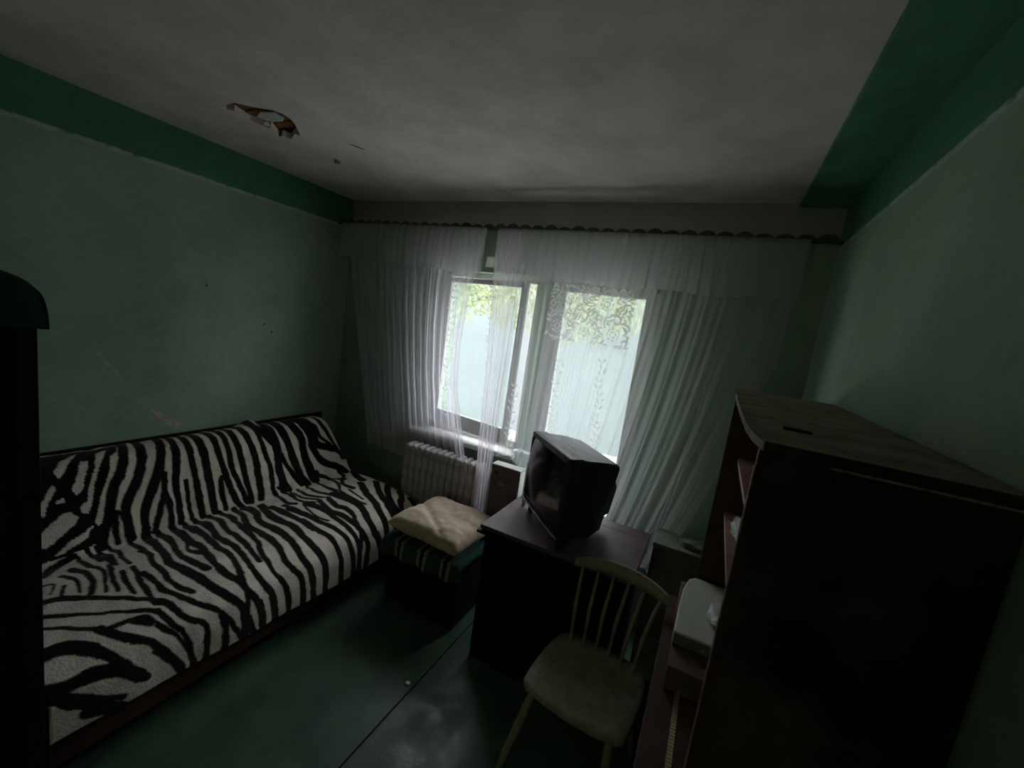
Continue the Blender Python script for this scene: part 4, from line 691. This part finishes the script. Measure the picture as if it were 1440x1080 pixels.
# ------------------------------------------------------------------ table
TX0, TX1, TY0, TY1, TZ = -.918, -.148, 1.81, 2.36, .75
tb = thing('table', 'dark plum brown wooden table carrying the television', 'table', (-.53, 2.08, 0))
box('tabletop', (TX0, TY0, TZ - .022), (TX1, 2.262, TZ), M_TABLE, tb, bev=.003)
box('table_leaf', (TX0 + .002, 2.266, TZ - .022), (TX1, TY1, TZ - .002), M_TABLE, tb, bev=.003)
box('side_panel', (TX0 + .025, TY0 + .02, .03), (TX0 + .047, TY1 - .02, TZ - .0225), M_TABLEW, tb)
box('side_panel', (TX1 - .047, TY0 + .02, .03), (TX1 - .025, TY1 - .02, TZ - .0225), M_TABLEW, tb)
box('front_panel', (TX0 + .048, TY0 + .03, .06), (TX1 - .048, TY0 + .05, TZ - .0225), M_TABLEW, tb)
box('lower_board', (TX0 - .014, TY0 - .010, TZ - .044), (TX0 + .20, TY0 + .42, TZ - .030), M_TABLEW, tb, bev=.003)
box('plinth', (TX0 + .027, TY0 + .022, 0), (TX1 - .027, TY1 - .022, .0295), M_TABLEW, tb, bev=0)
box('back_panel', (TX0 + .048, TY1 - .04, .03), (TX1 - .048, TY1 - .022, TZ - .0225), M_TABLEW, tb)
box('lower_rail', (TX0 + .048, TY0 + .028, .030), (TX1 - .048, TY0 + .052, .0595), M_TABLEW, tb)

# ------------------------------------------------------------------ television
FL = Vector((-.846, 2.157, 0)); FRt = Vector((-.512, 1.814, 0)); uu = (FRt - FL).normalized(); nn = Vector((-uu.y, uu.x, 0)); WT = (FRt - FL).length
tv = thing('television', 'bulky dark tube television on the table, turned towards the sofa', 'television', tuple((FL + FRt) / 2 + nn * .18 + Vector((0, 0, TZ))))
def tp(u, d, z): return FL + uu * (u * WT) + nn * d + Vector((0, 0, z))
def section(d, u0t, u1t, u0b, u1b, z0, z1, cr=.02, bow=0):
    P = []
    k = cr
    corners = [(u0b, z0), (u1b, z0), (u1t, z1), (u0t, z1)]
    for i, (cu, cz) in enumerate(corners):
        su = 1 if i in (0, 3) else -1; sz = 1 if i in (0, 1) else -1
        a0 = {0: PI, 1: 1.5 * PI, 2: 0, 3: .5 * PI}[i]
        for q in range(4):
            a = a0 + q / 3 * PI / 2
            P.append(tp(cu + su * k / WT + k / WT * math.cos(a), d, cz + sz * k + k * math.sin(a)))
    return P
def loft(name, secs, m, parent, caps=(True, True), smooth=True):
    V = []; F = []; n = len(secs[0])
    for s in secs: V += s
    for i in range(len(secs) - 1):
        for k in range(n): F.append((i * n + k, i * n + (k + 1) % n, (i + 1) * n + (k + 1) % n, (i + 1) * n + k))
    if caps[0]: F.append(tuple(range(n))[::-1])
    if caps[1]: F.append(tuple((len(secs) - 1) * n + k for k in range(n)))
    o = pyd(name, V, F, m, parent, smooth)
    bm = bmesh.new(); bm.from_mesh(o.data); bmesh.ops.recalc_face_normals(bm, faces=bm.faces); bm.to_mesh(o.data); bm.free()
    if smooth:
        for p in o.data.polygons: p.use_smooth = len(p.vertices) == 4
    return o
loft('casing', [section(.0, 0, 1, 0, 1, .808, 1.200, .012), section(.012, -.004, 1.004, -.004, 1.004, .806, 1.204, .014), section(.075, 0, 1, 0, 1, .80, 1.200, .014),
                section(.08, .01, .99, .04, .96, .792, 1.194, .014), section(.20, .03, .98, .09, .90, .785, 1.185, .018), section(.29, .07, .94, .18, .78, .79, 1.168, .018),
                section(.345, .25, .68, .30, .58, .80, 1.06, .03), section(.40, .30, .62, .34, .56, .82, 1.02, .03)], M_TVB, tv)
# upper skin of the casing, paler than its sides
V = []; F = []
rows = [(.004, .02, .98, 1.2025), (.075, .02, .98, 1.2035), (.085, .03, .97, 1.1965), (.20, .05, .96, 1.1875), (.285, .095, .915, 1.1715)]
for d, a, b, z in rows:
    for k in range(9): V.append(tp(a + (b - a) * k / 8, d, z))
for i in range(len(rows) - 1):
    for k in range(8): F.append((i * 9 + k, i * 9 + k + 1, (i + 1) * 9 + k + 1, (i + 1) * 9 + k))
o = pyd('top_skin', V, F, M_TVT, tv); s_ = o.modifiers.new('t', 'SOLIDIFY'); s_.thickness = .002; o['label'] = 'paler grey upper surface'
bm = bmesh.new()
for k in range(2):
    P = [tp(.42 + a, .115 + b + k * .03, 1.1905 - (k * .004)) for a, b in ((0, 0), (.22, 0), (.22, .006), (0, .006))]
    f0 = [bm.verts.new(p + Vector((0, 0, .004))) for p in P]; bm.faces.new(f0)
o = from_bm('vent_slot', bm, M_BLACK, tv)
# bezel ring + bulging screen
def ring(u0, u1, z0, z1, d0, d1, w_, name, m):
    A = section(d0, u0, u1, u0, u1, z0, z1, .02); B = section(d1, u0 + w_ / WT, u1 - w_ / WT, u0 + w_ / WT, u1 - w_ / WT, z0 + w_, z1 - w_, .02)
    Cc = section(d1 + .02, u0 + w_ / WT, u1 - w_ / WT, u0 + w_ / WT, u1 - w_ / WT, z0 + w_, z1 - w_, .02)
    return loft(name, [Cc, B, A], m, tv, caps=(False, False), smooth=False)
ring(.005, .995, .825, 1.198, -.001, -.008, .018, 'bezel', M_TVB)
V = []; F = []; n = 16
for j in range(n + 1):
    for i in range(n + 1):
        u, v = i / n * 2 - 1, j / n * 2 - 1
        V.append(tp(.5 + u * .455, .002 - .022 * (1 - .5 * u * u - .5 * v * v), 1.0115 + v * .168))
for j in range(n):
    for i in range(n): F.append((j * (n + 1) + i, j * (n + 1) + i + 1, (j + 1) * (n + 1) + i + 1, (j + 1) * (n + 1) + i))
pyd('screen', V, F, M_SCR, tv, True)
tube('silver_lip', [tp(u / 20, -.010 - .0 * u, .816 - .006 * math.sin(PI * u / 20)) for u in range(21)], .004, M_SILV, tv)
sbm = bmesh.new(); P = [tp(-.022, .0, .752), tp(-.006, .0, .752), tp(-.006, .02, .752), tp(-.022, .02, .752)]
b0 = [sbm.verts.new(p) for p in P]; b1 = [sbm.verts.new(p + Vector((0, 0, .26))) for p in P]
sbm.faces.new(b0); sbm.faces.new(b1[::-1])
for i in range(4): sbm.faces.new((b0[i], b0[(i + 1) % 4], b1[(i + 1) % 4], b1[i]))
o = from_bm('side_trim', sbm, M_WHITE, tv); o['label'] = 'pale narrow side trim'
for u, d in ((.1, .04), (.9, .04), (.3, .24), (.7, .24)):
    p = tp(u, d, TZ); box('foot', (p.x - .015, p.y - .015, TZ), (p.x + .015, p.y + .015, TZ + .045), M_BLACK, tv, bev=.003)

# ------------------------------------------------------------------ carton by the window
cx = thing('carton', 'plum coloured carton with window light coloured into its top standing under the window sill behind the television', 'box', (-1.08, 2.38, 0))
box('carton_body', (-1.165, 2.345, 0), (-.965, 2.42, .868), M_PLUMBOX, cx, bev=.003)
box('carton_lit_top', (-1.167, 2.343, .868), (-.963, 2.422, .876), M_WHITE, cx, bev=.002)  # white colour stands for window light on the carton's top
box('side_panel', (-.965, 2.346, .02), (-.960, 2.42, .866), M_WHITE, cx, bev=.001)
bm = bmesh.new(); bmesh.ops.create_cone(bm, cap_ends=True, segments=12, radius1=.010, radius2=.010, depth=.003, matrix=Matrix.Translation((-1.125, 2.3435, .825)) @ Matrix.Rotation(PI / 2, 4, 'X'))
from_bm('hand_hole', bm, M_BLACK, cx)
M_MARK = mat('pale_print', (.42, .40, .42), .7)
bm = bmesh.new()
for k in range(7):
    x = -1.10 + .012 * (k % 4); z = .745 + .012 * (k // 4) + .004 * (k % 2)
    bx(bm, (x, 2.3425, z), (x + .006, 2.3445, z + .008))
from_bm('print_marks', bm, M_MARK, cx)

# ------------------------------------------------------------------ crumpled plastic on the sill end
def crumple(name, c, s, m, seed, sub=3):
    bm = bmesh.new(); bmesh.ops.create_icosphere(bm, subdivisions=sub, radius=1)
    for v in bm.verts:
        p = v.co.copy(); k = 1 + .45 * nz(p.x * 2.2 + seed, p.y * 2.2, p.z * 2.2) + .18 * nz(p.x * 6, p.y * 6 + seed, p.z * 6)
        v.co = Vector((c[0] + p.x * s[0] * k, c[1] + p.y * s[1] * k, c[2] + max(-1, p.z * k) * s[2]))
    return from_bm(name, bm, m, None, False)
M_PLAS = mat('white_thin_plastic', (.72, .72, .75), .4, var=.15, vscale=30)
tag(crumple('plastic_bag', (-1.08, 2.60, .905), (.075, .035, .025), M_PLAS, 3), 'crumpled white plastic bag at the right end of the window sill', 'bag')

# ------------------------------------------------------------------ box in the corner
g = thing('storage_box', 'dull grey green box on the floor in the corner between table and wall unit', 'box', (.05, 2.42, 0))
box('box_body', (-.120, 2.24, 0), (.20, 2.44, .74), M_CRATE, g, bev=.006)
box('box_lid', (-.125, 2.235, .74), (.205, 2.445, .765), M_CRATE, g, bev=.006)
tag(crumple('rag', (.08, 2.31, .785), (.07, .04, .018), M_CRATE, 8), 'dull grey rag lying on the corner box', 'cloth')

# ------------------------------------------------------------------ chair
chx, chy, cr_ = -.222, 1.545, math.radians(-5)
cxr, syr = math.cos(cr_), math.sin(cr_)
chair = thing('spindle_chair', 'cream painted wooden spindle back chair in front of the table', 'chair', (chx, chy, 0))
def cp(x, y, z): return Vector((chx + x * cxr - y * syr, chy + x * syr + y * cxr, z))
out = [(-.175, -.19), (-.198, -.165), (-.205, -.10), (-.205, .05), (-.192, .14), (-.165, .185), (-.11, .20), (0, .205), (.11, .20), (.165, .185), (.192, .14), (.205, .05), (.205, -.10), (.198, -.165), (.175, -.19), (.09, -.205), (0, -.21), (-.09, -.205)]
def ringv(sc_, z, dip=0): return [cp(x * sc_, y * sc_, z) for x, y in out]
rings = [ringv(.94, .418), ringv(1, .428), ringv(1, .444), ringv(.97, .452), ringv(.80, .449), ringv(.45, .441), ringv(.12, .439)]
V = [v for r in rings for v in r]; n = len(out); F = []
for i in range(len(rings) - 1):
    for k in range(n): F.append((i * n + k, i * n + (k + 1) % n, (i + 1) * n + (k + 1) % n, (i + 1) * n + k))
F.append(tuple(range(n))[::-1]); F.append(tuple((len(rings) - 1) * n + k for k in range(n)))
pyd('seat', V, F, M_CREAM, chair, True)
legs = [((-.15, -.15), (-.235, -.225)), ((.14, -.09), (.15, -.12)), ((-.14, .15), (-.19, .23)), ((.14, .15), (.19, .23))]
for (a, b), (c, d) in legs:
    P = [cp(a + (c - a) * t, b + (d - b) * t, .425 * (1 - t)) for t in (0, .15, .4, .7, 1)]
    tube('leg', P, [.013, .016, .018, .015, .011], M_CREAM, chair, 10)
for k in range(6):
    t = k / 5 * 2 - 1
    P = [cp(t * .135, .165 - .02 * t * t, .44), cp(t * .150, .20 - .025 * t * t, .60), cp(.012 + t * .168, .235 - .03 * t * t, .765)]
    tube('spindle', P, [.0075, .0095, .0065], M_CREAM, chair, 8)
V = []; F = []; nk = 24
for k in range(nk + 1):
    t = k / nk * 2 - 1
    zc_ = .770 + .022 * (1 - t * t); hh = .030 * (1 - .45 * abs(t) ** 3); yy = .238 - .035 * t * t
    for dy, dz in ((-.009, -hh * .8), (-.011, 0), (-.008, hh), (.008, hh), (.011, 0), (.009, -hh * .8)):
        V.append(cp(.012 + t * .205, yy + dy + dz * .2, zc_ + dz))
for k in range(nk):
    for r in range(6): F.append((k * 6 + r, k * 6 + (r + 1) % 6, (k + 1) * 6 + (r + 1) % 6, (k + 1) * 6 + r))
F.append(tuple(range(6))[::-1]); F.append(tuple(nk * 6 + r for r in range(6)))
pyd('top_rail', V, F, M_CREAM, chair, True)

# ------------------------------------------------------------------ wall unit on the right
wu = thing('wall_unit', 'tall dark red brown wall unit with open shelves along the right wall', 'shelf unit', (.25, 1.38, 0))
X0, XW, Y0, Y1, ZU = .090, .418, .815, 1.90, 1.628
box('side_panel', (X0, Y0, .01), (XW, Y0 + .018, ZU), M_PANEL, wu, bev=.001)
box('side_panel', (X0, Y1 - .018, .01), (XW, Y1, ZU), M_REDW, wu, bev=.001)
box('back_panel', (XW - .006, Y0 + .018, .01), (XW, Y1 - .018, ZU), M_REDW, wu, bev=0)
edge = [(X0 + .004, Y0 - .004), (X0 - .006, Y0 + .06), (X0 - .012, Y0 + .15), (X0 - .014, Y0 + .40), (X0 - .012, Y0 + .70), (X0 - .008, Y0 + .95), (X0, Y1 + .03), (XW, Y1 + .06), (XW, Y0 - .004)]
prism('top_board', edge, ZU, ZU + .017, M_PANEL, wu, bev=.001)
o = prism('dust_layer', [(x + (.001 if x < .3 else 0), y) for x, y in edge], ZU + .0172, ZU + .0184, M_DUST_LIT, wu); o['label'] = 'grey dust on the bowed top'
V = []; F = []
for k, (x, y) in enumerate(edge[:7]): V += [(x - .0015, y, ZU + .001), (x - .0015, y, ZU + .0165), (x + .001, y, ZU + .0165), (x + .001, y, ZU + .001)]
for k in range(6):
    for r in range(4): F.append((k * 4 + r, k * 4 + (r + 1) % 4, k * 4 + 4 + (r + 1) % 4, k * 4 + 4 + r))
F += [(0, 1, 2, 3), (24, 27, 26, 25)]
o = pyd('lit_or_chipped_edge', V, F, M_DUST_LIT, wu)  # front lip of the top; light from the room is put into its colour
o = box('lit_or_chipped_edge', (X0 + .10, Y0 - .0025, ZU - .006), (XW, Y0 + .0015, ZU - .002), M_EDGE, wu, bev=0)
o = box('lit_or_chipped_edge', (X0 - .0015, Y0 + .001, .74), (X0 + .001, Y0 + .017, ZU - .03), M_EDGE, wu, bev=0)  # pale strip paints the light falling on the panel's front edge
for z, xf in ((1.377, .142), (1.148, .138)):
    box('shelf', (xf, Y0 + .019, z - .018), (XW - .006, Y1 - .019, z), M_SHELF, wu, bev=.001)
box('divider_shelf', (X0 + .02, Y0 + .019, .865), (XW - .006, Y1 - .019, .883), M_REDW, wu, bev=.001) if False else None
# deeper lower part with a ledge and brass piano hinge
box('lower_cabinet', (.012, Y0 + .0185, .06), (X0 - .001, Y1, .700), M_REDW, wu, bev=.002)
box('ledge', (.002, Y0 + .0185, .7005), (XW - .006, Y1 - .0185, .720), M_REDW, wu, bev=.002)
box('piano_hinge', (X0 - .016, Y0 + .06, .7195), (X0 - .001, 1.335, .7225), M_BRASS, wu, bev=0)
box('plinth', (.03, Y0 + .0185, 0), (XW, Y1 - .0185, .06), M_TABLEW, wu, bev=0) if False else box('plinth', (.03, Y0 + .0185, 0), (X0 - .002, Y1 - .0185, .06), M_TABLEW, wu, bev=0)
o = box('raised_board', (.038, 1.335, .7205), (XW - .008, Y1 - .02, .800), M_RAISED, wu, bev=.003); 
o = tube('flap_stay', [(.083, 1.33, .724), (.090, 1.40, .765), (.095, 1.43, .78)], .005, M_SILV, wu); o['label'] = 'grey metal flap stay'
# things on the unit
dv = thing('set_top_box', 'flat pale box with grey green front strip on the low board of the wall unit', 'device', (.12, 1.64, .80))
edge2 = [(.037, 1.445), (.040, 1.60), (.047, 1.74), (.062, 1.825), (.085, 1.855), (.26, 1.85), (.26, 1.445)]
prism('housing', edge2, .802, .848, M_PALE, dv, bev=.005)
o = box('front_strip', (.041, 1.4415, .806), (.258, 1.446, .842), M_GREYG, dv, bev=.002); o['label'] = 'grey green front strip'
box('indicator', (.125, 1.4405, .818), (.137, 1.4425, .822), M_PALE, dv, bev=0)
tag(crumple('plastic_wrapper', (.19, 1.60, .868), (.055, .075, .018), M_PLAS, 5), 'crumpled clear white wrapper on top of the pale flat device', 'wrapper')
tag(crumple('paper_scrap', (.185, 1.68, 1.166), (.028, .11, .017), M_PLAS, 12), 'crumpled white paper scrap on the lower open shelf', 'paper')
bm = bmesh.new(); bx(bm, (.140, .985, 1.647), (.190, .999, 1.652), .002, 1); o = from_bm('metal_clip', bm, M_BLACK)
tag(o, 'small dark clip lying on the dusty top of the wall unit', 'clip')

# ------------------------------------------------------------------ wardrobe at the left edge
wd = thing('wardrobe', 'tall near black wardrobe cut by the left edge of the photograph', 'wardrobe', (-2.05, .20, 0))
box('carcass', (-2.42, -.10, .05), (-1.709, .458, 1.578), M_DARKW, wd, bev=.003)
box('side_panel', (-1.708, -.10, .05), (-1.690, .425, 1.580), M_DARKW, wd, bev=.002)
box('corner_post', (-1.708, .431, .0), (-1.680, .476, 1.584), M_DARKW, wd, bev=.004)
box('plinth', (-2.40, -.08, 0), (-1.71, .425, .05), M_DARKW, wd, bev=0)
for x0, x1 in ((-2.415, -2.07), (-2.06, -1.715)): box('door', (x0, .459, .08), (x1, .475, 1.56), M_DARKW, wd)
V = []; F = []; nu2, n2 = 30, 14
pr2 = zcat([(-1.610, 1.588), (-1.600, 1.61), (-1.608, 1.66), (-1.635, 1.70), (-1.68, 1.718), (-1.80, 1.726), (-2.05, 1.732), (-2.30, 1.728), (-2.43, 1.69), (-2.44, 1.588)], 5)
for k in range(nu2 + 1):
    y = -.10 + .575 * k / nu2; e = max(0, abs(k / nu2 - .5) * 2 - .86) / .14
    for x, z in pr2: V.append((x + .005 * nz(y * 9, z * 9), y, max(1.588, z - .03 * e * e + .006 * nz(x * 8, y * 8, 3))))
q = len(pr2)
for k in range(nu2):
    for r in range(q - 1): F.append((k * q + r, k * q + r + 1, (k + 1) * q + r + 1, (k + 1) * q + r))
    F.append((k * q + q - 1, k * q, (k + 1) * q, (k + 1) * q + q - 1))
F.append(tuple(range(q))); F.append(tuple(nu2 * q + r for r in range(q))[::-1])
tag(pyd('folded_blanket', V, F, M_BLANK, None, True), 'thick dark green folded blanket on top of the wardrobe', 'blanket')

# ------------------------------------------------------------------ crumb on the floor
tag(crumple('paper_crumb', (-1.036, 1.504, .006), (.011, .009, .006), M_PLAS, 20, 2), 'tiny white paper crumb beside the floor seam', 'litter')
